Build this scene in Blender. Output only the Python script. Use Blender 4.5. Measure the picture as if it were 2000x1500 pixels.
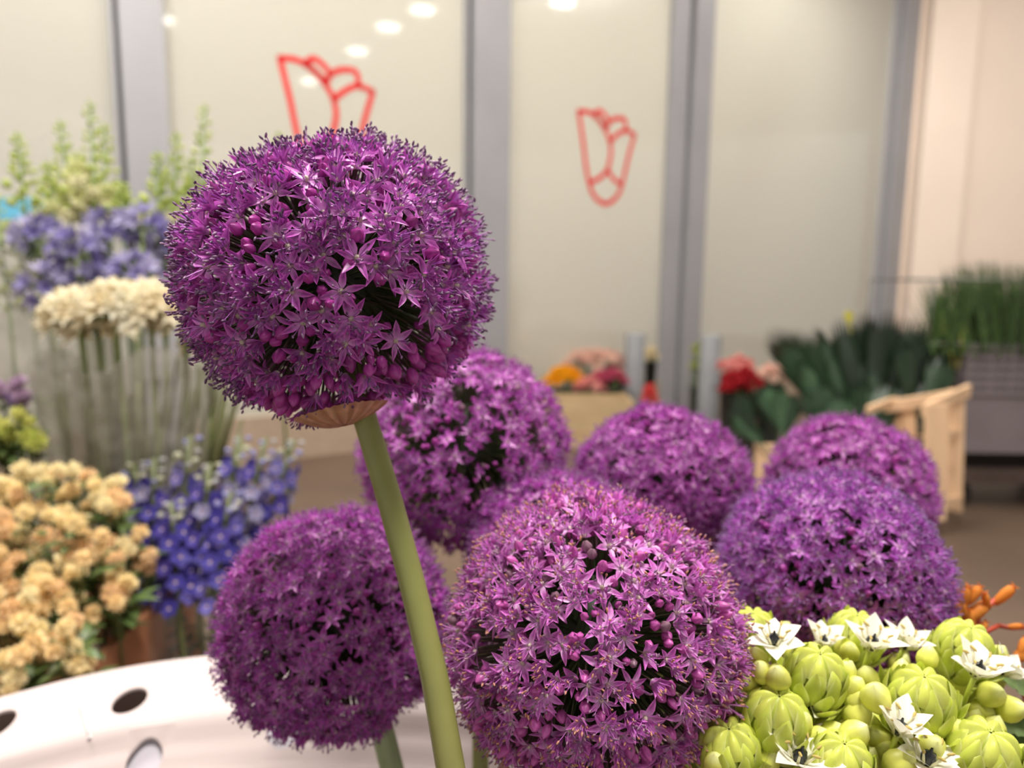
import bpy, math, random
import numpy as np
from mathutils import Vector, Matrix
for o in list(bpy.data.objects): bpy.data.objects.remove(o)
S = bpy.context.scene; C = S.collection
PI = math.pi
R = np.random.default_rng(7)

# ------------------------------------------------------------------ camera
F = 1400.0
PITCH, ROLL, CAMZ = math.atan(194/1400), 0.0122, 1.04
cam_d = bpy.data.cameras.new('camera'); cam = bpy.data.objects.new('camera', cam_d); C.objects.link(cam)
cam_d.sensor_width = 36.0; cam_d.lens = 36.0*F/2000; cam_d.clip_start = 0.01; cam_d.clip_end = 100
fwd = Vector((0, math.cos(PITCH), -math.sin(PITCH)))
rgt0 = Vector((1, 0, 0)); up0 = rgt0.cross(fwd)
rgt = (rgt0*math.cos(ROLL) + up0*math.sin(ROLL)).normalized(); upv = rgt.cross(fwd)
cam.matrix_world = Matrix(((rgt.x, upv.x, -fwd.x, 0), (rgt.y, upv.y, -fwd.y, 0), (rgt.z, upv.z, -fwd.z, CAMZ), (0, 0, 0, 1)))
cam_d.dof.use_dof = True; cam_d.dof.focus_distance = 0.272; cam_d.dof.aperture_fstop = 6.6
S.camera = cam
CP = Vector((0, 0, CAMZ))
def at(px, py, d): return CP + fwd*d + rgt*((px-1000)/F*d) + upv*((750-py)/F*d)
def proj(p):
    v = Vector(p)-CP; d = v.dot(fwd); return 1000+F*v.dot(rgt)/d, 750-F*v.dot(upv)/d, d

# ------------------------------------------------------------------ light
S.view_settings.view_transform = 'Standard'; S.view_settings.look = 'None'; S.view_settings.gamma = 1
S.view_settings.use_curve_mapping = False; S.view_settings.exposure = 0.0
W = bpy.data.worlds.new('world'); S.world = W; W.use_nodes = True
W.node_tree.nodes['Background'].inputs[0].default_value = (1.0, 0.93, 0.87, 1)
W.node_tree.nodes['Background'].inputs[1].default_value = 0.78
CEIL = 4.2
def area(name, loc, size, power, col=(1, 0.94, 0.88), rot=(0, 0, 0), shape='SQUARE', sy=None):
    l = bpy.data.lights.new(name, 'AREA'); l.shape = shape; l.size = size; l.energy = power; l.color = col
    if sy: l.size_y = sy
    o = bpy.data.objects.new(name, l); C.objects.link(o); o.location = loc; o.rotation_euler = rot; return o
area('overhead_fill', (0.5, 0.1, 4.1), 0.9, 162)  # overhead fills: soft lights added above the scene, no fixtures modelled
area('overhead_fill', (-1.7, 1.4, 4.1), 0.9, 85)
area('overhead_fill', (-1.6, 2.6, 4.1), 1.2, 85)  # added to brighten the floor and frames at left
area('overhead_fill', (1.6, 3.6, 4.1), 1.2, 75)
area('overhead_fill', (3.0, 5.9, 4.15), 0.6, 22)  # added for the right side, kept clear of the glass reflections
wl = area('wall_fill', (3.0, 4.4, 4.0), 0.5, 160); wl.rotation_euler = Vector((.93, .12, -.33)).to_track_quat('-Z', 'Y').to_euler()  # added fill that brightens the right wall, turned away from the glass

# ------------------------------------------------------------------ mesh kit
def sr(r, g, b):                                     # 0-255 sRGB -> linear
    return np.array([((c/255)/12.92 if c/255 <= .04045 else ((c/255+.055)/1.055)**2.4) for c in (r, g, b)])
class G:
    def __init__(s): s.V, s.Q, s.T, s.K, s.n = [], [], [], [], 0
    def add(s, V, Q=None, T=None, K=(.5, .5, .5)):
        V = np.asarray(V, float); K = np.asarray(K, float)
        if K.ndim == 1: K = np.tile(K, (len(V), 1))
        s.V.append(V); s.K.append(K)
        if Q is not None and len(Q): s.Q.append(np.asarray(Q, int)+s.n)
        if T is not None and len(T): s.T.append(np.asarray(T, int)+s.n)
        s.n += len(V); return s
    def pack(s):
        s.V = [np.concatenate(s.V)]; s.K = [np.concatenate(s.K)]
        s.Q = [np.concatenate(s.Q)] if s.Q else []; s.T = [np.concatenate(s.T)] if s.T else []
        return s
    def put(s, g, M=None, t=(0, 0, 0), k=1.0):          # merge g transformed by 3x3 M and offset t, colour factor k
        g.pack(); V = g.V[0]
        if M is not None: V = V@M.T
        return s.add(V+np.asarray(t), g.Q[0] if g.Q else None, g.T[0] if g.T else None, np.clip(g.K[0]*k, 0, 1))
    def mesh(s, name, mat, smooth=True):
        s.pack(); V, K = s.V[0], s.K[0]
        Q = s.Q[0] if s.Q else np.zeros((0, 4), int); T = s.T[0] if s.T else np.zeros((0, 3), int)
        me = bpy.data.meshes.new(name); me.vertices.add(len(V)); me.vertices.foreach_set('co', V.ravel().astype('f'))
        loops = np.concatenate([Q.ravel(), T.ravel()]).astype('i')
        st = np.concatenate([np.arange(len(Q))*4, len(Q)*4+np.arange(len(T))*3]).astype('i')
        me.loops.add(len(loops)); me.loops.foreach_set('vertex_index', loops)
        me.polygons.add(len(st)); me.polygons.foreach_set('loop_start', st)
        me.polygons.foreach_set('use_smooth', np.full(len(st), smooth))
        me.update(calc_edges=True); me.validate()
        a = me.color_attributes.new('col', 'FLOAT_COLOR', 'POINT')
        a.data.foreach_set('color', np.concatenate([K, np.ones((len(K), 1))], 1).ravel().astype('f'))
        me.materials.append(mat); return me
def basis(d, roll=0.0):                               # 3x3, local +Z -> d
    d = np.asarray(d, float); d = d/np.linalg.norm(d)
    a = np.array([0, 0, 1.]) if abs(d[2]) < .9 else np.array([1., 0, 0])
    x = np.cross(a, d); x /= np.linalg.norm(x); y = np.cross(d, x)
    c, s_ = math.cos(roll), math.sin(roll)
    return np.stack([x*c+y*s_, -x*s_+y*c, d], 1)
def rz(a): c, s_ = math.cos(a), math.sin(a); return np.array([[c, -s_, 0], [s_, c, 0], [0, 0, 1.]])
def petal(L, Wd, elev, curl, fold, cb, ct, cm, n=4, pw=.75, wb=.15, tw=0.0):
    """petal along +X, base at origin; colours: base, tip, midrib"""
    t = np.linspace(0, 1, n+1); ang = elev-curl*t
    x = np.concatenate([[0], np.cumsum(np.cos((ang[1:]+ang[:-1])/2))])*L/n
    z = np.concatenate([[0], np.cumsum(np.sin((ang[1:]+ang[:-1])/2))])*L/n
    w = Wd*(wb*(1-t)+np.sin(PI*t**pw)**.9); w[-1] = Wd*.03
    V = np.zeros((n+1, 3, 3)); K = np.zeros((n+1, 3, 3))
    for j, sgn in enumerate((-1, 0, 1)):
        V[:, j, 0] = x-np.sin(ang)*abs(sgn)*w*fold*.5; V[:, j, 1] = sgn*w*.5; V[:, j, 2] = z+np.cos(ang)*abs(sgn)*w*fold*.5+sgn*tw*w
        mix = np.clip(t*2.2, 0, 1)[:, None]
        mix = mix**.85; side = cb*(1-mix)+ct*mix; K[:, j] = side if sgn else cb*(1-mix)+cm*mix
    i = np.arange(n)[:, None]*3+np.arange(2)[None]; i = i.ravel()
    return G().add(V.reshape(-1, 3), np.stack([i, i+1, i+4, i+3], 1), None, K.reshape(-1, 3))
def tube(P, r, k=6, col=(.5, .5, .5), cap=True):
    P = np.asarray([list(p) for p in P], float); n = len(P); r = np.broadcast_to(np.asarray(r, float), (n,))
    T = np.gradient(P, axis=0); T /= np.linalg.norm(T, axis=1)[:, None]+1e-12
    x = basis(T[0])[:, 0]; V = np.zeros((n, k, 3)); a = np.arange(k)*2*PI/k
    for i in range(n):
        x = x-T[i]*x.dot(T[i]); x /= np.linalg.norm(x)+1e-12; y = np.cross(T[i], x)
        V[i] = P[i]+r[i]*(np.cos(a)[:, None]*x+np.sin(a)[:, None]*y)
    col = np.asarray(col, float); K = np.repeat(col, k, 0) if col.ndim == 2 else np.tile(col, (n*k, 1))
    i, j = np.meshgrid(np.arange(n-1), np.arange(k), indexing='ij'); i = i.ravel(); j = j.ravel(); j2 = (j+1) % k
    Q = np.stack([i*k+j, i*k+j2, (i+1)*k+j2, (i+1)*k+j], 1); V = V.reshape(-1, 3); Tr = []
    if cap:
        V = np.concatenate([V, P[:1], P[-1:]]); K = np.concatenate([K, K[:1], K[-1:]])
        for jj in range(k): Tr += [(n*k, (jj+1) % k, jj), (n*k+1, (n-1)*k+jj, (n-1)*k+(jj+1) % k)]
    return G().add(V, Q, Tr, K)
def lathe(prof, k=8, cols=None, mod=None):
    """profile [(r,z)...] about Z, ring colours, mod = 1+amp*cos(m*a)"""
    prof = np.asarray(prof, float); n = len(prof); a = np.arange(k)*2*PI/k
    m = 1+(mod[1]*np.cos(mod[0]*a) if mod else 0*a)
    V = np.stack([prof[:, 0:1]*np.cos(a)*m, prof[:, 0:1]*np.sin(a)*m, np.repeat(prof[:, 1:2], k, 1)], 2).reshape(-1, 3)
    K = np.repeat(np.asarray(cols, float), k, 0) if cols is not None and np.ndim(cols) == 2 else np.tile(cols if cols is not None else (.5,)*3, (n*k, 1))
    if mod and len(mod) > 2:
        dk = (np.cos(mod[0]*a) < -.3)*mod[2]; K = K*(1-np.tile(dk, n))[:, None]
    i, j = np.meshgrid(np.arange(n-1), np.arange(k), indexing='ij'); i = i.ravel(); j = j.ravel(); j2 = (j+1) % k
    return G().add(V, np.stack([i*k+j, i*k+j2, (i+1)*k+j2, (i+1)*k+j], 1), None, K)
def blob(rx, ry, rz_, col, k=8, n=5):
    a = np.linspace(.12, PI-.12, n); g = lathe(np.stack([np.sin(a), -np.cos(a)], 1), k, col); g.pack()
    g.V[0] = g.V[0]*np.array([rx, ry, rz_]); return g
def box(x0, x1, y0, y1, z0, z1, col=(.5, .5, .5), g=None):
    V = [(x, y, z) for x in (x0, x1) for y in (y0, y1) for z in (z0, z1)]
    return (g or G()).add(V, [(0, 1, 3, 2), (4, 6, 7, 5), (0, 4, 5, 1), (2, 3, 7, 6), (0, 2, 6, 4), (1, 5, 7, 3)], None, col)
def sheet(fn, nu, nv, col, g=None):
    V = np.array([fn(i/nu, j/nv) for i in range(nu+1) for j in range(nv+1)], float)
    i, j = np.meshgrid(np.arange(nu), np.arange(nv), indexing='ij'); i = i.ravel(); j = j.ravel(); w = nv+1
    return (g or G()).add(V, np.stack([i*w+j, i*w+j+1, (i+1)*w+j+1, (i+1)*w+j], 1), None, col)

# ------------------------------------------------------------------ materials
def nmat(name): m = bpy.data.materials.new(name); m.use_nodes = True; nt = m.node_tree; return m, nt, nt.nodes['Principled BSDF']
def plant_mat(name, rough=.45, trans=.22, spec=.4, nscale=400, namp=.25, sheen=0):
    m, nt, b = nmat(name); N, L = nt.nodes, nt.links
    at_ = N.new('ShaderNodeAttribute'); at_.attribute_name = 'col'
    tc = N.new('ShaderNodeTexCoord'); nz = N.new('ShaderNodeTexNoise'); nz.inputs['Scale'].default_value = nscale
    L.new(tc.outputs['Object'], nz.inputs['Vector'])
    mr = N.new('ShaderNodeMapRange'); mr.inputs['To Min'].default_value = 1-namp; mr.inputs['To Max'].default_value = 1+namp
    L.new(nz.outputs['Fac'], mr.inputs['Value'])
    vm = N.new('ShaderNodeVectorMath'); vm.operation = 'SCALE'
    L.new(at_.outputs['Color'], vm.inputs[0]); L.new(mr.outputs[0], vm.inputs['Scale'])
    L.new(vm.outputs[0], b.inputs['Base Color']); b.inputs['Roughness'].default_value = rough
    b.inputs['Specular IOR Level'].default_value = spec
    if trans:
        tr = N.new('ShaderNodeBsdfTranslucent'); L.new(vm.outputs[0], tr.inputs['Color'])
        mx = N.new('ShaderNodeMixShader'); mx.inputs[0].default_value = trans
        L.new(b.outputs[0], mx.inputs[1]); L.new(tr.outputs[0], mx.inputs[2]); L.new(mx.outputs[0], N['Material Output'].inputs['Surface'])
    return m
def solid_mat(name, col, rough=.5, spec=.4, metal=0, nscale=20, namp=.12, bump=0, coat=0, stretch=(1, 1, 1)):
    m, nt, b = nmat(name); N, L = nt.nodes, nt.links
    tc = N.new('ShaderNodeTexCoord'); mp = N.new('ShaderNodeMapping'); mp.inputs['Scale'].default_value = stretch
    nz = N.new('ShaderNodeTexNoise'); nz.inputs['Scale'].default_value = nscale; nz.inputs['Detail'].default_value = 5
    L.new(tc.outputs['Object'], mp.inputs[0]); L.new(mp.outputs[0], nz.inputs['Vector'])
    cr = N.new('ShaderNodeValToRGB'); e = cr.color_ramp.elements
    e[0].position = .3; e[1].position = .7
    e[0].color = (*[c*(1-namp) for c in col], 1); e[1].color = (*[min(1, c*(1+namp)) for c in col], 1)
    L.new(nz.outputs['Fac'], cr.inputs[0]); L.new(cr.outputs[0], b.inputs['Base Color'])
    b.inputs['Roughness'].default_value = rough; b.inputs['Specular IOR Level'].default_value = spec; b.inputs['Metallic'].default_value = metal
    b.inputs['Coat Weight'].default_value = coat
    if bump:
        bp = N.new('ShaderNodeBump'); bp.inputs['Strength'].default_value = bump; bp.inputs['Distance'].default_value = .01
        L.new(nz.outputs['Fac'], bp.inputs['Height']); L.new(bp.outputs[0], b.inputs['Normal'])
    return m
M_bloom = plant_mat('allium_tissue', .36, .16, .55, 900, .24)
M_stem = plant_mat('stem_skin', .38, 0, .45, 60, .16)
M_green = plant_mat('fleshy_green', .38, .15, .45, 250, .12)
M_white = plant_mat('white_petal', .5, .3, .3, 200, .05)
M_petal = plant_mat('garden_petal', .55, .3, .25, 120, .15)
M_leaf = plant_mat('dark_leaf', .35, .12, .5, 30, .35)
M_floor = solid_mat('worn_concrete', sr(102, 84, 69), .5, .4, nscale=1.3, namp=.22, bump=.1)
M_alu = solid_mat('lilac_grey_frame', sr(161, 161, 164), .45, .4, .1, 3, .04)
M_gasket = solid_mat('dark_gasket', sr(80, 78, 80), .6, .3)
M_cream = solid_mat('cream_plaster', sr(236, 219, 203), .8, .2, nscale=1.2, namp=.03)
M_ceil = solid_mat('pale_ceiling', sr(205, 200, 200), .9, .1, nscale=.6, namp=.05)
M_red = solid_mat('red_vinyl', sr(222, 28, 34), .45, .3, namp=.03)
M_sheet = solid_mat('white_card', sr(199, 185, 182), .5, .35, nscale=9, namp=.015, bump=.02)
M_sheet2 = solid_mat('grey_lining', sr(205, 200, 208), .6, .3, nscale=9, namp=.03)
M_wood = solid_mat('pale_crate_wood', sr(232, 196, 158), .7, .2, nscale=14, namp=.12, stretch=(1, 1, .15))
M_terra = solid_mat('brown_crate_wood', sr(158, 108, 78), .7, .2, nscale=12, namp=.2, stretch=(1, 1, .15))
M_greyp = solid_mat('grey_crate_plastic', sr(128, 119, 122), .5, .4, nscale=6, namp=.08)
M_dark = solid_mat('dark_rubber', sr(28, 27, 30), .7, .3)
M_steel = solid_mat('galvanised_post', sr(150, 153, 156), .5, .4, .1, 6, .08)
M_wire = solid_mat('wire', sr(120, 122, 118), .4, .5, .6, 6, .05)
M_cyan = solid_mat('cyan_board', sr(120, 205, 240), .5, .3, namp=.04)
M_tan = solid_mat('tan_board', sr(192, 168, 130), .7, .2, nscale=6, namp=.1)
M_kick = solid_mat('beige_kick_plate', sr(172, 152, 132), .6, .3, namp=.06)
M_bucket = solid_mat('dark_bucket', sr(60, 62, 60), .5, .4)
def glass_mat(name, col, fr=.75):
    m, nt, b = nmat(name); N, L = nt.nodes, nt.links; N.remove(b)
    d = N.new('ShaderNodeBsdfDiffuse'); t = N.new('ShaderNodeBsdfTranslucent'); g = N.new('ShaderNodeBsdfGlossy')
    d.inputs[0].default_value = (*col, 1); t.inputs[0].default_value = (*col, 1); g.inputs[0].default_value = (1, 1, 1, 1); g.inputs['Roughness'].default_value = .05
    a = N.new('ShaderNodeMixShader'); a.inputs[0].default_value = .5; L.new(d.outputs[0], a.inputs[1]); L.new(t.outputs[0], a.inputs[2])
    f = N.new('ShaderNodeFresnel'); f.inputs[0].default_value = 1.6; c = N.new('ShaderNodeMixShader')
    L.new(f.outputs[0], c.inputs[0]); L.new(a.outputs[0], c.inputs[1]); L.new(g.outputs[0], c.inputs[2])
    L.new(c.outputs[0], N['Material Output'].inputs['Surface']); return m
M_frost = glass_mat('frosted_glass', sr(222, 221, 211))
def sleeve_mat(name, alpha=.35, col=(.8, .8, .76)):
    m, nt, b = nmat(name); N, L = nt.nodes, nt.links
    b.inputs['Base Color'].default_value = (*col, 1); b.inputs['Roughness'].default_value = .15; b.inputs['Specular IOR Level'].default_value = .8
    tc = N.new('ShaderNodeTexCoord'); nz = N.new('ShaderNodeTexNoise'); nz.inputs['Scale'].default_value = 9; L.new(tc.outputs['Object'], nz.inputs['Vector'])
    bp = N.new('ShaderNodeBump'); bp.inputs['Strength'].default_value = .8; bp.inputs['Distance'].default_value = .04; L.new(nz.outputs['Fac'], bp.inputs['Height']); L.new(bp.outputs[0], b.inputs['Normal'])
    tr = N.new('ShaderNodeBsdfTransparent'); mx = N.new('ShaderNodeMixShader'); mx.inputs[0].default_value = alpha
    L.new(tr.outputs[0], mx.inputs[1]); L.new(b.outputs[0], mx.inputs[2]); L.new(mx.outputs[0], N['Material Output'].inputs['Surface']); return m
M_sleeve = sleeve_mat('clear_sleeve', .2, (.5, .5, .45)); M_sleeve2 = sleeve_mat('milky_sleeve', .38, (.40, .38, .32))
def emit_mat(name, col, st):
    m, nt, b = nmat(name); b.inputs['Emission Color'].default_value = (*col, 1); b.inputs['Emission Strength'].default_value = st; return m
M_lamp = emit_mat('lamp_lens', (1, .96, .88), 22)

# ------------------------------------------------------------------ object kit
def tag(o, label=None, cat=None, group=None, kind=None):
    if label: o['label'] = label
    if cat: o['category'] = cat
    if group: o['group'] = group
    if kind: o['kind'] = kind
    return o
def empty(name, loc, label=None, cat=None, group=None, kind=None):
    o = bpy.data.objects.new(name, None); o.empty_display_size = .02; C.objects.link(o); o.location = loc; return tag(o, label, cat, group, kind)
def link(name, me, parent=None, M=None, t=(0, 0, 0), s=1.0):
    """object of a mesh; M (3x3), t world placement relative to parent's location"""
    o = bpy.data.objects.new(name, me); C.objects.link(o)
    mm = Matrix.Identity(4)
    if M is not None:
        for i in range(3):
            for j in range(3): mm[i][j] = float(M[i][j])*s
    else:
        for i in range(3): mm[i][i] = s
    t = Vector([float(v) for v in t])
    if parent is not None: o.parent = parent; t = t-world_loc(parent)
    for i in range(3): mm[i][3] = t[i]
    o.matrix_basis = mm; return o
def world_loc(o):
    v = o.location.copy()
    while o.parent: o = o.parent; v += o.location
    return v
def part(name, g, mat, parent=None, smooth=True):
    """g in world coordinates -> object at parent's origin"""
    base = world_loc(parent) if parent else Vector((0, 0, 0))
    g.pack(); g.V[0] = g.V[0]-np.array(base); me = g.mesh(name, mat, smooth)
    o = bpy.data.objects.new(name, me); C.objects.link(o)
    if parent: o.parent = parent
    return o
def bez(pts, n=14):
    """smooth curve through the points, spaced by length"""
    P = np.array([list(p) for p in pts], float); m = len(P)
    k = np.concatenate([[0], np.cumsum(np.linalg.norm(np.diff(P, axis=0), axis=1)+1e-9)]); T = np.gradient(P, k, axis=0) if m > 2 else np.tile((P[1]-P[0])/k[1], (2, 1))
    out = []
    for s_ in np.unique(np.concatenate([np.linspace(0, k[-1], n), k[1:-1]])):
        i = min(max(int(np.searchsorted(k, s_, side='right'))-1, 0), m-2); h = k[i+1]-k[i]; t = (s_-k[i])/h
        out.append((2*t**3-3*t*t+1)*P[i]+(t**3-2*t*t+t)*h*T[i]+(-2*t**3+3*t*t)*P[i+1]+(t**3-t*t)*h*T[i+1])
    return np.array(out)

# ================================================================== SETTING
part('floor', box(-9, 12, -6, 12, -.05, 0), M_floor)['kind'] = 'structure'
A = at(268, 556, 3.72); B = at(1735, 556, 7.67)
wd = Vector((B.x-A.x, B.y-A.y, 0)).normalized(); wn = Vector((wd.y, -wd.x, 0))       # wn towards camera
if wn.dot(CP-A) < 0: wn = -wn
WM = np.array([list(wd), list(-wn), [0, 0, 1]]).T                                      # local (u, depth behind, z)
W0 = Vector((A.x, A.y, 0))
def wall_uv(px, py):
    r = (at(px, py, 1)-CP); t = (W0-CP).dot(wn)/r.dot(wn); p = CP+r*t; return (p-W0).dot(wd), p.z
def wu(px): return wall_uv(px, 556)[0]
def wbox(g, u0, u1, d0, d1, z0, z1, col=(.5,)*3):
    b = box(u0, u1, d0, d1, z0, z1, col); return g.put(b, WM, list(W0))
H = 4.15
edges = [(-420, -300), (243, 343), (904, 984), (1289, 1362), (1702, 1744)]
logo = [
 [(400, 290), (440, 560), (500, 980), (522, 1060), (575, 1145), (662, 1195), (750, 1150), (812, 1050), (835, 960), (880, 760), (945, 520)],
 [(400, 290), (500, 302), (590, 370), (655, 465), (703, 580), (716, 690), (704, 780), (680, 860), (610, 940), (520, 985)],
 [(545, 325), (600, 285), (650, 325), (690, 400), (664, 470)], [(560, 330), (620, 400), (668, 460)],
 [(690, 400), (765, 362), (850, 378), (862, 480)], [(708, 590), (770, 525), (862, 480), (945, 520)],
 [(680, 860), (735, 945), (812, 1005)]]
def decal(parent, corner_px):
    cu, cv = wall_uv(1050+400/5, 160+290/5); nu, nv = wall_uv(*corner_px); g = G()
    for st in logo:
        pts = [wall_uv(1050+x/5, 160+y/5) for x, y in st]; P = bez([(u-cu+nu, -.004, v-cv+nv) for u, v in pts], 6*len(pts)); hw = .0165
        T = np.gradient(P, axis=0); nn = np.stack([-T[:, 2], 0*T[:, 0], T[:, 0]], 1); nn /= np.linalg.norm(nn, axis=1)[:, None]
        V = np.concatenate([P+nn*hw, P-nn*hw]); n = len(P); i = np.arange(n-1)
        g.put(G().add(V, np.stack([i, i+1, n+i+1, n+i], 1)), WM, list(W0))
        for e in (P[0], P[-1]):
            a = np.arange(12)*PI/6; c = np.stack([e[0]+hw*np.cos(a), np.full(12, e[1]), e[2]+hw*np.sin(a)], 1)
            g.put(G().add(np.concatenate([c, [e]]), None, [(12, k, (k+1) % 12) for k in range(12)]), WM, list(W0))
    o = part('tulip_emblem', g, M_red, parent, False); o['label'] = 'red line-drawn tulip emblem stuck on the glass'
for i in range(4):
    u0, u1 = wu(edges[i][0]), wu(edges[i+1][1]); a1 = wu(edges[i][1]); b0 = wu(edges[i+1][0])
    wnd = empty('window_%d' % (i+1), W0+wd*((a1+b0)/2), kind='structure')
    part('glass_pane', wbox(G(), a1-.02, b0+.02, 0, .012, .02, H), M_frost, wnd, False)
    g = G(); m = b0+(u1-b0)*(.12, .10, .48, .30)[i]; hg = (.011, .013, .016, .022)[i]
    if m-hg > b0+.01: wbox(g, b0, m-hg, -.03, .05, 0, H)
    wbox(g, m+hg, u1, -.06, .05, 0, H); part('stile', g, M_alu, wnd, False)
    part('gasket', wbox(G(), max(b0, m-hg), m+hg, -.005, .04, 0, H), M_gasket, wnd, False)
    part('bottom_rail', wbox(G(), a1, b0, -.04, .05, 0, .27), M_kick, wnd, False)
    if i == 1: decal(wnd, (546, 113))
    if i == 2: decal(wnd, (1129.5, 217))
uR = wu(1744)
PR = W0+wd*uR; g = box(PR.x, PR.x+6, PR.y-.02, PR.y+.1, 0, H); box(PR.x+.08, at(1866, 556, 7.5).x, PR.y-.2, PR.y-.02, 0, H, g=g)
part('wall_right', g, M_cream, None, False)['kind'] = 'structure'
part('wall_back', wbox(G(), -6, uR+1, 2.2, 2.3, 0, H), M_cream, None, False)['kind'] = 'structure'
area('pane_glow_fill', Vector(W0)+wd*1.5-wn*1.2+Vector((0, 0, 4.0)), 2.0, 300, (1, .97, .93))  # added lights behind the panes, so the frosted glass glows
area('pane_glow_fill', Vector(W0)+wd*4.6-wn*1.2+Vector((0, 0, 4.0)), 2.0, 230, (1, .97, .93))
part('ceiling', box(-9, 12, -6, 12, CEIL, CEIL+.05), M_ceil, None, False)['kind'] = 'structure'
LW = {(604, 160): 'inside the tulip emblem', (698, 102): 'just right of the tulip emblem', (758, 55): 'second from the top of its row', (825, 22): 'topmost of its row', (316, 40): 'beside the wide left frame', (1100, 8): 'at the top of the middle door'}
for px, py in [(604, 160), (698, 102), (758, 55), (825, 22), (316, 40), (1100, 8)]:
    r = at(px, py, 1)-CP; t = (W0-CP).dot(wn)/r.dot(wn); p = CP+r*t; rr = r-wn*(2*r.dot(wn)); k = (CEIL-.08-p.z)/rr.z; q = p+rr*k
    e = empty('ceiling_lamp', (q.x, q.y, CEIL), 'round ceiling downlight mirrored in the glass '+LW[(px, py)], 'ceiling light', 'downlights mirrored in the glass')
    part('housing', lathe([(.02, 0), (.17, 0), (.17, -.07), (.145, -.07)], 20, (.8, .8, .8)).__class__().put(lathe([(.02, 0), (.17, 0), (.17, -.07), (.145, -.07)], 20, (.8, .8, .8)), None, (q.x, q.y, CEIL)), M_alu, e)
    part('lens', G().put(lathe([(.0005, -.066), (.08, -.068), (.145, -.066)], 20), None, (q.x, q.y, CEIL)), M_lamp, e)

# ================================================================== ALLIUMS
def palette(kind):
    if kind == 'hero': return dict(p=sr(190, 98, 184), m=sr(138, 48, 136), b=sr(205, 150, 200), bud=sr(164, 62, 146), fil=sr(160, 90, 172), anth=[sr(112, 80, 118), sr(160, 126, 160), sr(134, 94, 134)], ov=sr(196, 190, 168))
    if kind == 'front': return dict(p=sr(200, 118, 190), m=sr(158, 70, 150), b=sr(218, 170, 205), bud=sr(182, 88, 160), fil=sr(184, 110, 186), anth=[sr(170, 130, 150), sr(200, 140, 120), sr(140, 100, 135), sr(150, 110, 140), sr(206, 150, 118)], ov=sr(200, 192, 170))
    if kind == 'violet': return dict(p=sr(176, 94, 180), m=sr(124, 50, 132), b=sr(205, 160, 208), bud=sr(144, 58, 136), fil=sr(168, 92, 182), anth=[sr(150, 110, 165), sr(120, 84, 140)], ov=sr(196, 180, 180))
    return dict(p=sr(184, 92, 178), m=sr(132, 46, 130), b=sr(208, 150, 200), bud=sr(156, 62, 142), fil=sr(170, 84, 180), anth=[sr(160, 110, 160), sr(130, 84, 130)], ov=sr(200, 186, 175))
def floret_geo(pal, kind):
    g = G(); u = lambda a, b: R.uniform(a, b)
    k = u(.8, 1.15)
    if kind == 'bud':
        L = u(6.6, 8.8)*1e-3; w = u(2.1, 2.9)*1e-3; c = pal['bud']*k
        if R.random() < .07: c = sr(170, 130, 150)
        prof = [(.18*w, 0), (.8*w, .18*L), (w, .42*L), (.86*w, .66*L), (.5*w, .86*L), (.06*w, L)]
        return g.put(lathe(prof, 12, np.stack([c*.8+.03, c, c, c*1.02, c*.95, c*.8]), (6, .07, .22)))
    el = {'open': u(.12, .42), 'half': u(.85, 1.15), 'flat': u(-.1, .15)}[kind]; n = 4
    for i in range(6):
        a = i*PI/3+u(-.12, .12); kk = k*u(.88, 1.1)
        p = petal(u(8.0, 9.8)*1e-3, u(2.3, 3.1)*1e-3, el+u(-.18, .18), u(-.3, .5), u(.3, .8), pal['b']*k, pal['p']*kk, pal['m']*kk, n, .72, .3, u(-.25, .25))
        g.put(p, rz(a), (.0009*math.cos(a), .0009*math.sin(a), 0))
    for i in range(6):
        a = i*PI/3+PI/6*(i % 2)+u(-.2, .2); e = u(.85, 1.35) if kind != 'half' else u(1.2, 1.45); L = u(6.8, 10.2)*1e-3
        d = np.array([math.cos(a)*math.cos(e), math.sin(a)*math.cos(e), math.sin(e)]); s0 = d*[1, 1, 0]*.001
        P = [s0, s0+d*L*.55+[0, 0, .0003], s0+d*L]
        g.put(tube(P, [.00034, .00024, .0002], 3, np.stack([pal['b']*.9, pal['fil']*k, pal['fil']*k]), False))
        dd = d+R.normal(0, .45, 3); g.put(blob(.00058, .00058, .00125, pal['anth'][R.integers(len(pal['anth']))]*u(.85, 1.1), 5, 4), basis(dd), P[2]+d*.0006)
    g.put(blob(.0014, .0014, .0014, pal['ov']*1.25, 6, 4), None, (0, 0, .0009))
    return g
KIT = {}; BR = 1.62
def kit(pk):
    if pk in KIT: return KIT[pk]
    pal = palette(pk); K = {}
    for q in ('p', 'm', 'bud', 'fil', 'b'): pal[q] = np.clip(pal[q]*BR, 0, .92)
    pal['m'] = pal['m']*.8
    for kind, n in (('open', 9), ('flat', 5), ('half', 6), ('bud', 9)):
        K[kind] = []
        for i in range(n):
            g = floret_geo(pal, kind); g.pack()
            K[kind].append((g, g.mesh('flower_bud' if kind == 'bud' else 'floret', M_bloom)))
    KIT[pk] = (pal, K); return KIT[pk]
ped_a, ped_b = sr(70, 92, 44), sr(112, 92, 84)
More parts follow.
